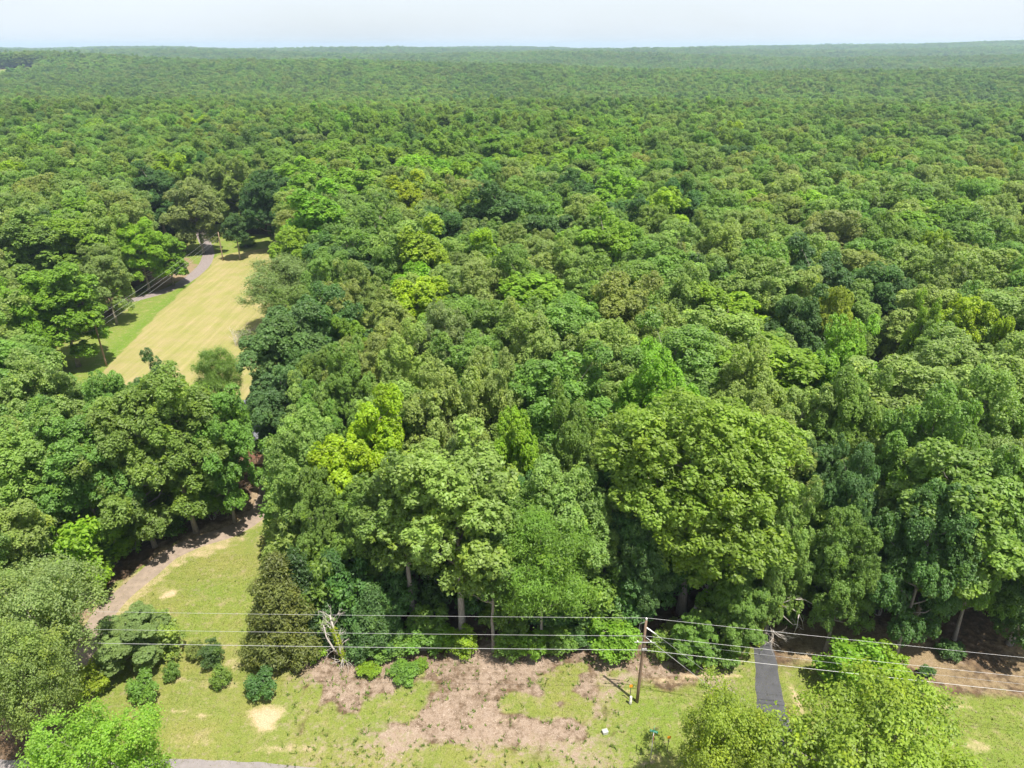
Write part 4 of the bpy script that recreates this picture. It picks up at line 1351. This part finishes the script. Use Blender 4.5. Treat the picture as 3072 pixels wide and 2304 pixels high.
a = fme.attributes.new("tint", 'FLOAT_COLOR', 'POINT')
a.data.foreach_set("color", np.concatenate([FT, np.ones((NF, 1))], 1).astype(np.float32).ravel())
a = fme.attributes.new("size", 'FLOAT_VECTOR', 'POINT')
sq = 0.85 + 0.3 * rng.random(NF)
a.data.foreach_set("vector", np.stack([FS[:, 0] * sq, FS[:, 0] / sq, FS[:, 1]], -1).astype(np.float32).ravel())
a = fme.attributes.new("turn", 'FLOAT_VECTOR', 'POINT')
a.data.foreach_set("vector", np.stack([np.zeros(NF), np.zeros(NF), rng.random(NF) * 6.283], -1).astype(np.float32).ravel())
a = fme.attributes.new("which", 'INT', 'POINT')
a.data.foreach_set("value", FK)
fme.update()
forest = link("forest", fme, kind="stuff", label="far broadleaf woods rolling on to the horizon", category="woods")
src = {}
for o in list(COL.objects):
    if o.name.split(".")[0] == "crown" and o.data.name not in src:
        src[o.data.name] = o
ng = bpy.data.node_groups.new("far_woods", 'GeometryNodeTree')
ng.interface.new_socket("Geometry", in_out='INPUT', socket_type='NodeSocketGeometry')
ng.interface.new_socket("Geometry", in_out='OUTPUT', socket_type='NodeSocketGeometry')
gi, go = ng.nodes.new("NodeGroupInput"), ng.nodes.new("NodeGroupOutput")
inst = ng.nodes.new("GeometryNodeInstanceOnPoints")
inst.inputs["Pick Instance"].default_value = True
join = ng.nodes.new("GeometryNodeGeometryToInstance")


def named(nm, typ):
    q = ng.nodes.new("GeometryNodeInputNamedAttribute")
    q.data_type = typ
    q.inputs["Name"].default_value = nm
    return q.outputs["Attribute"]


gnl = ng.links
prev = []
for (k, i) in KINDS:
    me = PROTO[k][i][0]
    if me.name not in src:
        raise RuntimeError("prototype not in use: " + k + str(i))
    oi = ng.nodes.new("GeometryNodeObjectInfo")
    oi.transform_space = 'ORIGINAL'
    oi.inputs["Object"].default_value = src[me.name]
    oi.inputs["As Instance"].default_value = False
    prev.append(oi.outputs["Geometry"])
for sck in reversed(prev):          # a multi-input socket lists its links newest first
    gnl.new(sck, join.inputs["Geometry"])
rot = ng.nodes.new("FunctionNodeEulerToRotation")
gnl.new(named("turn", 'FLOAT_VECTOR'), rot.inputs[0])
gnl.new(gi.outputs[0], inst.inputs["Points"])
gnl.new(join.outputs[0], inst.inputs["Instance"])
gnl.new(named("which", 'INT'), inst.inputs["Instance Index"])
gnl.new(rot.outputs[0], inst.inputs["Rotation"])
gnl.new(named("size", 'FLOAT_VECTOR'), inst.inputs["Scale"])
gnl.new(inst.outputs[0], go.inputs[0])
md = forest.modifiers.new("far_woods", 'NODES')
md.node_group = ng

# ------------------------------------------------------------------ utility poles and wires
POLE = survey(1376, 1516)
PZ = float(ground_z(POLE[0], POLE[1]))


def utility_pole(x, y, h, r, mat, label, tilt=(0, 0), group=None):
    root = thing("utility_pole", (x, y, float(ground_z(x, y))), label, "utility pole", group)
    B = Builder()
    B.tube([(tilt[0] * t, tilt[1] * t, -0.4 + (h + 0.4) * t) for t in (0, .25, .5, .75, 1)], [r * (1 - 0.32 * t) for t in (0, .25, .5, .75, 1)], 12)
    B.build("shaft", mat, root, True)
    return root


main_pole = utility_pole(POLE[0], POLE[1], 9.1, 0.145, M_POLE, "brown wooden utility pole at the edge of mulch and right lawn", (0.05, 0.0))
for z, nm in ((9.12, "insulator"),):
    B = Builder()
    B.lathe([(0.05, 0), (0.09, 0.04), (0.05, 0.09), (0.09, 0.13), (0.04, 0.2)], (0.05, 0, z))
    B.build(nm, M_WHITE, main_pole, True)
B = Builder()
B.tube([(-0.75, -0.14, 6.9), (0.95, -0.14, 6.86)], 0.035, 6)
B.build("crossarm", M_STEEL, main_pole)
for x0 in (-0.5, 0.55):
    B = Builder()
    B.lathe([(0.03, 0), (0.07, 0.03), (0.05, 0.08), (0.07, 0.11), (0.02, 0.16)], (x0, -0.14, 6.9))
    B.build("insulator", M_WHITE, main_pole, True)
B = Builder()
B.tube([(0.14, -0.06, 8.35), (0.95, 0.0, 7.6)], [0.05, 0.05], 8)
B.build("guy_insulator", M_WHITE, main_pole, True)
B = Builder()
loop = [(-0.05, -0.1, 9.0), (-0.42, -0.12, 8.85), (-0.5, -0.12, 8.4), (-0.3, -0.14, 7.9), (-0.14, -0.15, 7.3), (-0.12, -0.16, 6.2)]
B.tube(loop, 0.014, 5)
B.build("jumper_cable", M_DARKWIRE, main_pole)
B = Builder()
for k in range(3):
    B.tube([(0.16, -0.1, 6.1 + 0.06 * k), (0.3, -0.12, 6.05 + 0.06 * k)], 0.03, 6)
B.box((0.02, -0.17, 6.12), (0.2, 0.1, 0.18))
B.build("cable_clamp", M_STEEL, main_pole)
field_pole = survey(231, 792)
utility_pole(field_pole[0], field_pole[1], 8.6, 0.16, M_GREYPOLE, "leaning grey-brown utility pole between green strip and hay field", (-0.25, 0.1))
far_pole = survey(482, 563)
utility_pole(far_pole[0], far_pole[1], 7.4, 0.16, M_GREYPOLE, "distant utility pole beside the lone tree at the field's far end")


def wire(name, pts, r, mat, label, category, sag=0.0, group=None, seg=14):
    out = []
    for a, b in zip(pts[:-1], pts[1:]):
        a, b = Vector(a), Vector(b)
        for i in range(seg):
            t = i / seg
            p = a.lerp(b, t)
            p.z -= sag * 4 * t * (1 - t)
            out.append(p)
    out.append(Vector(pts[-1]))
    B = Builder()
    B.tube(out, r, 6)
    o = B.build(name, mat, None, True, label=label, category=category)
    if group:
        o["group"] = group
    return o


for (z, r, dy, lab) in ((9.3, 0.009, 0.0, "topmost thin power line crossing in front of the woods"),
                        (7.6, 0.010, -0.2, "middle power line crossing in front of the woods"),
                        (6.1, 0.015, -0.2, "lowest and thickest line crossing in front of the woods")):
    a = (POLE[0] - 96, POLE[1] + 2.2 + dy, z + 0.1)
    b = (POLE[0] + 0.05, POLE[1] + dy, z)
    c = (POLE[0] + 83.0, POLE[1] - 11.4 + dy, z + 0.1)
    wire("power_line", [a, b, c], r, M_WIRE, lab, "power line", 0.35, "lines on the front utility pole")
wire("power_line", [(POLE[0] + 0.9, POLE[1] - 0.14, 6.95), (POLE[0] + 83, POLE[1] - 11.5, 7.0)], 0.008, M_DARKWIRE, "faint service line just above the lowest line, right of the utility pole", "power line", 0.6, "lines on the front utility pole")
wire("guy_wire", [(POLE[0] + 0.95, POLE[1], PZ + 7.6), (POLE[0] + 9.6, POLE[1] - 0.3, -0.1)], 0.011, M_STEEL, "upper guy wire running down from the white insulator on the pole", "guy wire")
wire("guy_wire", [(POLE[0] + 0.15, POLE[1], PZ + 7.3), (POLE[0] + 8.2, POLE[1] - 0.4, -0.1)], 0.02, M_STEEL, "lower pale guy wire slanting from the pole towards the foreground tree", "guy wire")
for k, (dx, z) in enumerate(((-0.25, 8.5), (0.15, 7.7), (0.0, 6.8))):
    a = (field_pole[0] - 60, field_pole[1] - 46, z + 0.3)
    b = (field_pole[0] + dx - 0.2, field_pole[1], z)
    c = (far_pole[0] + dx, far_pole[1], z - 1.2)
    wire("power_line", [a, b, c], 0.014, M_STEEL, ("top", "middle", "bottom")[k] + " thin line strung over the green strip beside the field", "power line", 0.5, "lines along the field")

# ------------------------------------------------------------------ markers, street sign, box
def marker_post(px, py, label, base=True):
    x, y, _ = survey(px, py)
    root = thing("cable_marker", (x, y, float(ground_z(x, y))), label, "marker post")
    B = Builder()
    B.box((0, 0, 0.72), (0.05, 0.035, 1.6))
    B.build("post", M_BLACK, root)
    B = Builder()
    B.box((0, -0.03, 1.68), (0.27, 0.012, 0.30), bevel=0.004)
    B.build("plate", M_ORANGE, root)
    return root


marker_post(1360, 1512, "orange plate on a black post left of the utility pole's foot")
mk2 = survey(1440, 1617)
marker_post(1441, 1624, "orange plate on a post beside the foreground tree near the street sign")
x, y, _ = survey(1361, 1518)
root = thing("cable_pedestal", (x, y - 0.12, float(ground_z(x, y))), "whitish domed cable pedestal at the utility pole's foot", "pedestal")
B = Builder()
B.lathe([(0.12, -0.1), (0.12, 0.3), (0.115, 0.32), (0.115, 0.78), (0.10, 0.87), (0.06, 0.92), (0.01, 0.935)], (0, 0, 0), 16)
B.build("shell", M_CREAM, root, True)
B = Builder()
B.lathe([(0.128, 0.29), (0.128, 0.335)], (0, 0, 0), 16)
B.build("collar_band", M_STEEL, root, True)
x, y, _ = survey(1307, 1583)
root = thing("ground_box", (x, y, float(ground_z(x, y))), "small grey utility box on the dry grass right of the mulch", "utility box")
B = Builder()
B.box((0, 0, 0.1), (0.42, 0.34, 0.3), 0.3, 0.02)
B.build("body", M_STEEL, root)
B = Builder()
B.box((0, 0, 0.265), (0.46, 0.38, 0.03), 0.3, 0.008)
B.build("lid", M_STEEL, root)

x, y, _ = survey(1405, 1640)
root = thing("street_sign", (x, y, float(ground_z(x, y))), "thin post with teal green street name plates and an edge-on traffic sign", "street sign")
B = Builder()
B.tube([(0, 0, -0.3), (0, 0, 3.0)], 0.03, 8)
B.build("post", M_STEEL, root, True)
B = Builder()
B.box((0, -0.0, 3.12), (0.62, 0.012, 0.2), -0.35, 0.003)
blade = B.build("name_plate", M_SIGN, root)
B = Builder()
q = Matrix.Rotation(-0.35, 4, 'Z')
for i, (cx, w, hh) in enumerate(((-0.22, .045, .09), (-0.16, .05, .065), (-0.10, .045, .065), (-0.04, .05, .09), (0.08, .05, .09), (0.14, .045, .065), (0.20, .05, .065))):
    B.box(q @ Vector((cx, -0.0085, 3.12)), (w * 0.62, 0.003, hh), -0.35)
B.build("lettering", M_TRIM, blade)
B = Builder()
B.box((0, 0.0, 3.34), (0.62, 0.012, 0.2), math.pi / 2 - 0.25, 0.003)
B.build("name_plate", M_SIGN, root)
bm_v, nrm = [], 0.38
B = Builder()
ring = [(math.cos(math.pi / 8 + k * math.pi / 4) * nrm, math.sin(math.pi / 8 + k * math.pi / 4) * nrm) for k in range(8)]
vs = [(0.034, p[0], 2.35 + p[1]) for p in ring] + [(0.044, p[0], 2.35 + p[1]) for p in ring]
fs = [tuple(range(8)), tuple(reversed(range(8, 16)))] + [(k, k + 8, (k + 1) % 8 + 8, (k + 1) % 8) for k in range(8)]
th = math.radians(-16)
vs = [(a * math.cos(th) - b * math.sin(th), a * math.sin(th) + b * math.cos(th), c) for a, b, c in vs]
B.add(vs, fs)
B.build("traffic_plate", M_RED, root)

# ------------------------------------------------------------------ dead snag, leaning limbs, stump
def dead_branches(B, r, start, direction, length, rad, depth):
    d = Vector(direction).normalized()
    pts = [Vector(start)]
    n = 5
    for i in range(n):
        d = (d + Vector(r.normal(size=3)) * 0.16 + Vector((0, 0, 0.03))).normalized()
        pts.append(pts[-1] + d * length / n)
    B.tube(pts, [rad * (1 - 0.8 * i / n) for i in range(n + 1)], 6)
    if depth > 0:
        for k in range(3):
            i = 1 + int(r.random() * (n - 1))
            dd = (d + Vector(r.normal(size=3)) * 0.8).normalized()
            dead_branches(B, r, pts[i], dd, length * (0.45 + 0.3 * r.random()), rad * 0.5, depth - 1)


def vine_mesh(name, seed, pts, width, n, size, lo=0.1):
    r = np.random.default_rng(seed)
    P = np.array([list(p) for p in pts], float)
    seg = r.integers(0, len(P) - 1, n)
    t = r.random(n)[:, None]
    base = P[seg] * (1 - t) + P[seg + 1] * t
    d = rand_dirs(r, n)
    c = base + d * width * (0.4 + 0.7 * r.random((n, 1)))
    c[:, 2] = np.maximum(c[:, 2], lo)
    v, f, tn, sh = leaf_quads(r, c, unit(d + UP * 0.7 + rand_dirs(r, n) * 0.4), size, size * 0.7, r.random(n), r.random(n) * 0.2)
    return make_mesh(name, v, f.ravel(), np.full(len(f), 3), M_LEAF, [("tone", 'FACE', 'FLOAT', tn), ("shoot", 'FACE', 'FLOAT', sh)])


r = np.random.default_rng(5)
x, y, _ = survey(741, 1434)
root = thing("dead_tree", (x, y, float(ground_z(x, y))), "dead white snag wrapped in yellow-green vine at the mulch edge", "dead tree")
B = Builder()
trunk_pts = [(0.1, 0, -0.2), (-0.05, 0.05, 1.4), (-0.25, 0.1, 2.8), (-0.45, 0.1, 4.2), (-0.6, 0.15, 5.6)]
B.tube(trunk_pts, [0.17, 0.15, 0.13, 0.1, 0.06], 8)
B.tube([(-0.05, 0.05, 0.9), (-0.7, 0.1, 1.8), (-1.2, 0.2, 3.0), (-1.3, 0.2, 4.4)], [0.1, 0.09, 0.07, 0.03], 6)
B.build("trunk", M_DEAD, root, True)
for k in range(13):
    t = 0.25 + 0.72 * (k / 12)
    z = 5.6 * t
    B = Builder()
    a = r.random() * 6.28 if k % 3 else math.pi + r.normal() * 0.5
    dead_branches(B, r, (-0.6 * t, 0.1 * t, z), (math.cos(a), math.sin(a) * 0.7, 0.35 + 0.5 * t), 0.9 + 1.0 * r.random(), 0.035, 2)
    B.build("branch", M_DEAD, root, True)
for k in range(7):
    a = -math.pi / 2 + (k - 3) * 0.42
    B = Builder()
    dead_branches(B, r, (0.1, -0.05, 0.9 - 0.08 * abs(k - 3)), (math.cos(a), math.sin(a), -0.55), 1.25, 0.03, 1)
    B.build("fallen_branch", M_DEAD, root, True)
v = link("vine", vine_mesh("vine", 3, trunk_pts[:4], 0.34, 900, 0.17, 0.5), root)
v["tint"] = [0.21, 0.26, 0.01, 1.0]

x, y, _ = survey(1662, 1408)
root = thing("leaning_snag", (x, y, float(ground_z(x, y))), "bare pale limbs arching from a vine-clad trunk over the asphalt driveway", "dead tree")
B = Builder()
tp = [(-0.9, 0.6, -0.2), (-1.0, 0.6, 1.6), (-0.85, 0.5, 3.2), (-0.4, 0.4, 4.6), (0.3, 0.3, 5.5)]
B.tube(tp, [0.2, 0.17, 0.14, 0.1, 0.07], 8)
B.build("trunk", M_BARK, root, True)
for pts in ([(0.3, .3, 5.5), (1.2, .2, 6.1), (2.2, .1, 6.1), (3.1, 0, 5.6), (3.6, 0, 5.2)], [(0.1, .3, 5.3), (1.0, 0.1, 5.3), (1.9, 0, 4.6), (2.4, 0, 3.6), (2.6, -.1, 2.8)],
            [(0.0, .3, 4.9), (0.7, 0, 4.2), (1.5, -0.2, 3.5)], [(1.9, 0, 4.6), (1.9, -.2, 3.4), (1.7, -.3, 2.4)]):
    B = Builder()
    B.tube(pts, [0.055 * (1 - 0.75 * i / (len(pts) - 1)) for i in range(len(pts))], 6)
    for q in pts[1:]:
        dead_branches(B, r, q, (r.normal(), r.normal() * 0.4, 0.2 * r.normal()), 0.8, 0.02, 1)
    B.build("limb", M_DEAD, root, True)
for k in range(6):
    B = Builder()
    dead_branches(B, r, (-0.5 + 0.2 * k, 0.2, 3.0 - 0.2 * k), (r.normal() * 0.6 + 0.4, -0.3, -0.5), 1.5, 0.03, 2)
    B.build("branch", M_DEAD, root, True)
v = link("vine", vine_mesh("vine", 9, tp, 0.36, 900, 0.18, 0.4), root)
v["tint"] = [0.19, 0.25, 0.01, 1.0]

x, y, _ = survey(1494, 1352)
root = thing("broken_stump", (x, y, float(ground_z(x, y))), "broken pale trunk with one bare limb behind the utility pole", "dead tree")
B = Builder()
B.tube([(0, 0, -0.2), (0.05, 0, 1.2), (0.15, 0, 2.6)], [0.24, 0.2, 0.17], 9)
B.build("trunk", M_DEAD, root, True)
B = Builder()
B.tube([(0.1, -0.05, 2.2), (-0.8, -0.5, 1.6), (-1.9, -0.9, 1.5), (-3.0, -1.4, 0.5)], [0.08, 0.07, 0.05, 0.02], 6)
B.build("limb", M_DEAD, root, True)

# brush pile of grey stems at the field's edge
x, y, _ = survey(530, 742)
root = thing("bare_brush", (x, y, float(ground_z(x, y))), "bare grey brush of thin stems at the hay field's right edge", "brush")
B = Builder()
for k in range(46):
    a, q = r.random() * 6.28, r.random() ** 0.5 * 1.9
    dead_branches(B, r, (math.cos(a) * q, math.sin(a) * q, 0), (math.cos(a) * 0.3, math.sin(a) * 0.3, 1), 2.2 + r.random(), 0.03, 1)
B.build("stems", M_DEAD, root)

# ------------------------------------------------------------------ the two half-hidden houses
def house(x, y, hw, hd, wall_h, ridge, label, roof_mat, wall_mat, deck=False):
    root = thing("house", (x, y, float(ground_z(x, y))), label, "house")
    B = Builder()
    B.box((0, 0, wall_h / 2 - 0.1), (hw * 2, hd * 2, wall_h + 0.2))
    B.add([(-hw, -hd, wall_h), (-hw, hd, wall_h), (-hw, 0, ridge - 0.15)], [(0, 1, 2)])
    B.add([(hw, -hd, wall_h), (hw, hd, wall_h), (hw, 0, ridge - 0.15)], [(0, 2, 1)])
    B.build("wall", wall_mat, root)
    B = Builder()
    for s in (-1, 1):
        rows = 9
        for k in range(rows):      # courses of shingles, each a little proud of the next
            t0, t1 = k / rows, (k + 1) / rows
            y0, z0 = s * (hd + 0.5) * (1 - t0), wall_h - 0.15 + (ridge - wall_h + 0.15) * t0
            y1, z1 = s * (hd + 0.5) * (1 - t1), wall_h - 0.15 + (ridge - wall_h + 0.15) * t1
            B.add([(-hw - 0.5, y0, z0 + 0.05), (hw + 0.5, y0, z0 + 0.05), (hw + 0.5, y1, z1 + 0.02), (-hw - 0.5, y1, z1 + 0.02),
                   (-hw - 0.5, y0, z0), (hw + 0.5, y0, z0)], [(0, 1, 2, 3) if s < 0 else (3, 2, 1, 0), (4, 5, 1, 0) if s < 0 else (0, 1, 5, 4)])
    rf = B.build("roof", roof_mat, root)
    B = Builder()
    B.box((hw * 0.4, 0.3, ridge + 0.3), (0.9, 0.7, 1.6))
    B.build("chimney", M_BRICK, rf)
    for cx in (-hw * 0.6, -hw * 0.1, hw * 0.55):
        B = Builder()
        B.box((cx, -hd - 0.02, wall_h * 0.55), (1.3, 0.1, 1.5))
        w = B.build("window", M_TRIM, root)
        for sx in (-0.3, 0.3):
            B = Builder()
            B.box((cx + sx, -hd - 0.06, wall_h * 0.55), (0.5, 0.06, 1.25))
            B.build("pane", M_GLASS, w)
    if deck:
        for k in range(12):
            B = Builder()
            B.box((hw - 2.2 + (0), -hd - 0.25 - k * 0.24, 1.0), (4.0, 0.2, 0.05))
            B.build("deck_board", M_DECK, root)
        B = Builder()
        for k in range(14):
            B.box((hw - 4.1 + k * 0.295, -hd - 3.1, 1.5), (0.05, 0.05, 0.95))
        for k in range(2):
            for sx in (hw - 4.1, hw - 0.25):
                B.box((sx, -hd - 3.05 + 2.6 * k, 0.5), (0.12, 0.12, 1.0))
        B.box((hw - 2.2, -hd - 3.1, 2.0), (4.0, 0.14, 0.06))
        B.build("railing", M_DECK, root)
    return root


house(-37.5, 87.5, 8.5, 5.5, 3.0, 6.0, "grey roofed brick house half hidden by trees left of the woods", M_ROOF, M_BRICK, True)
house(43.5, 85.5, 8.0, 5.0, 3.0, 5.8, "dark grey roof glimpsed through the crowns on the right", M_ROOF, M_BRICK)

# ------------------------------------------------------------------ grass, litter
def scatter(n, poly, seed, test):
    r = np.random.default_rng(seed)
    x0, x1 = min(p[0] for p in poly), max(p[0] for p in poly)
    y0, y1 = max(28, min(p[1] for p in poly)), max(p[1] for p in poly)
    x, y = x0 + (x1 - x0) * r.random(n), y0 + (y1 - y0) * r.random(n)
    m = in_poly(x, y, poly)
    x, y = x[m], y[m]
    k = ground_masks(x, y)
    ok = test(k, r.random(len(x)))
    return x[ok], y[ok]


def blades(name, xy, seed, h, w, mat, lean=0.5, per=3):
    r = np.random.default_rng(seed)
    x, y = np.repeat(xy[0], per), np.repeat(xy[1], per)
    n = len(x)
    x = x + r.normal(size=n) * 0.05
    y = y + r.normal(size=n) * 0.05
    z = ground_z(x, y)
    a = r.random(n) * 6.28
    hh = h * (0.5 + r.random(n))
    ww = w * (0.6 + 0.8 * r.random(n))
    ca, sa = np.cos(a), np.sin(a)
    la = r.random(n) * 6.28
    ll = lean * hh * r.random(n)
    v = np.stack([np.stack([x - ca * ww, y - sa * ww, z - 0.01], -1), np.stack([x + ca * ww, y + sa * ww, z - 0.01], -1),
                  np.stack([x + np.cos(la) * ll, y + np.sin(la) * ll, z + hh], -1)], 1).reshape(-1, 3)
    return make_mesh(name, v, np.arange(n * 3), np.full(n, 3), mat, [("tone", 'FACE', 'FLOAT', r.random(n))])


def tone_mat(name, stops, rough=0.9):
    m, n, l, b = new_mat(name)
    t = n.new("ShaderNodeAttribute")
    t.attribute_name = "tone"
    rr = n.new("ShaderNodeValToRGB")
    e = rr.color_ramp.elements
    while len(e) < len(stops):
        e.new(0.5)
    for el, (p, c) in zip(e, stops):
        el.position = p
        el.color = (*c, 1)
    l.new(t.outputs["Fac"], rr.inputs["Fac"])
    l.new(rr.outputs["Color"], b.inputs["Base Color"])
    b.inputs["Roughness"].default_value = rough
    b.inputs["Specular IOR Level"].default_value = 0.2
    return m


M_BLADE = tone_mat("grass_blade", [(0.0, (0.09, 0.12, 0.02)), (0.6, (0.17, 0.18, 0.045)), (1.0, (0.33, 0.28, 0.12))])
M_CHIP = tone_mat("chip", [(0.0, (0.12, 0.08, 0.055)), (0.5, (0.24, 0.175, 0.13)), (1.0, (0.42, 0.345, 0.28))])
BIG = [(-45, 28), (45, 28), (45, 62), (-45, 62)]
gxy = scatter(90000, BIG, 3, lambda k, q: (k[0] * (1 - k[1]) * (1 - k[2]) > 0.25 + q * 0.7))
link("grass", blades("grass", gxy, 4, 0.10, 0.018, M_BLADE), kind="stuff", label="short rough grass blades on the lawns", category="grass")
wxy = scatter(26000, BIG, 13, lambda k, q: ((k[1] > 0.12) & (k[1] < 0.75) & (q < 0.22)) | ((k[1] >= 0.5) & (q < 0.015)) | ((k[0] > 0.4) & (q < 0.004)))
link("weeds", blades("weeds", wxy, 14, 0.26, 0.045, tone_mat("weed", [(0.0, (0.07, 0.13, 0.02)), (0.6, (0.13, 0.20, 0.03)), (1.0, (0.27, 0.25, 0.08))]), 1.2, 7), kind="stuff",
     label="rank weeds sprouting through the cut stems", category="weeds")
mxy = scatter(60000, BIG, 5, lambda k, q: (k[1] > 0.3 + q * 0.5))
r = np.random.default_rng(8)
n = len(mxy[0])
cc = np.stack([mxy[0], mxy[1], ground_z(mxy[0], mxy[1]) + 0.02 + 0.03 * r.random(n)], -1)
vv, ff, tn, sh = leaf_quads(r, cc, unit(rand_dirs(r, n) * 0.6 + UP), 0.16, 0.045, r.random(n), np.zeros(n))
link("chips", make_mesh("chips", vv, ff.ravel(), np.full(len(ff), 3), M_CHIP, [("tone", 'FACE', 'FLOAT', tn)]), kind="stuff", label="pinkish cut stems and leaf litter strewn over the clearing", category="litter")

# ------------------------------------------------------------------ haze
hz = bpy.data.materials.new("haze")
hz.use_nodes = True
hn, hl = hz.node_tree.nodes, hz.node_tree.links
hn.clear()
pv = hn.new("ShaderNodeVolumePrincipled")
pv.inputs["Color"].default_value = (0.62, 0.82, 1.0, 1)
pv.inputs["Density"].default_value = 0.00014
pv.inputs["Anisotropy"].default_value = 0.2
ho = hn.new("ShaderNodeOutputMaterial")
hl.new(pv.outputs["Volume"], ho.inputs["Volume"])
B = Builder()
top = max(float((fz + FS[:, 1] * 21.5).max()) + 2.0, HEIGHT + 4.0)
B.box((0, 3600, (top - 27) / 2), (14200, 11200, top + 27))
B.build("haze", hz, None, kind="stuff", label="thin bluish haze over the distant woods", category="haze")
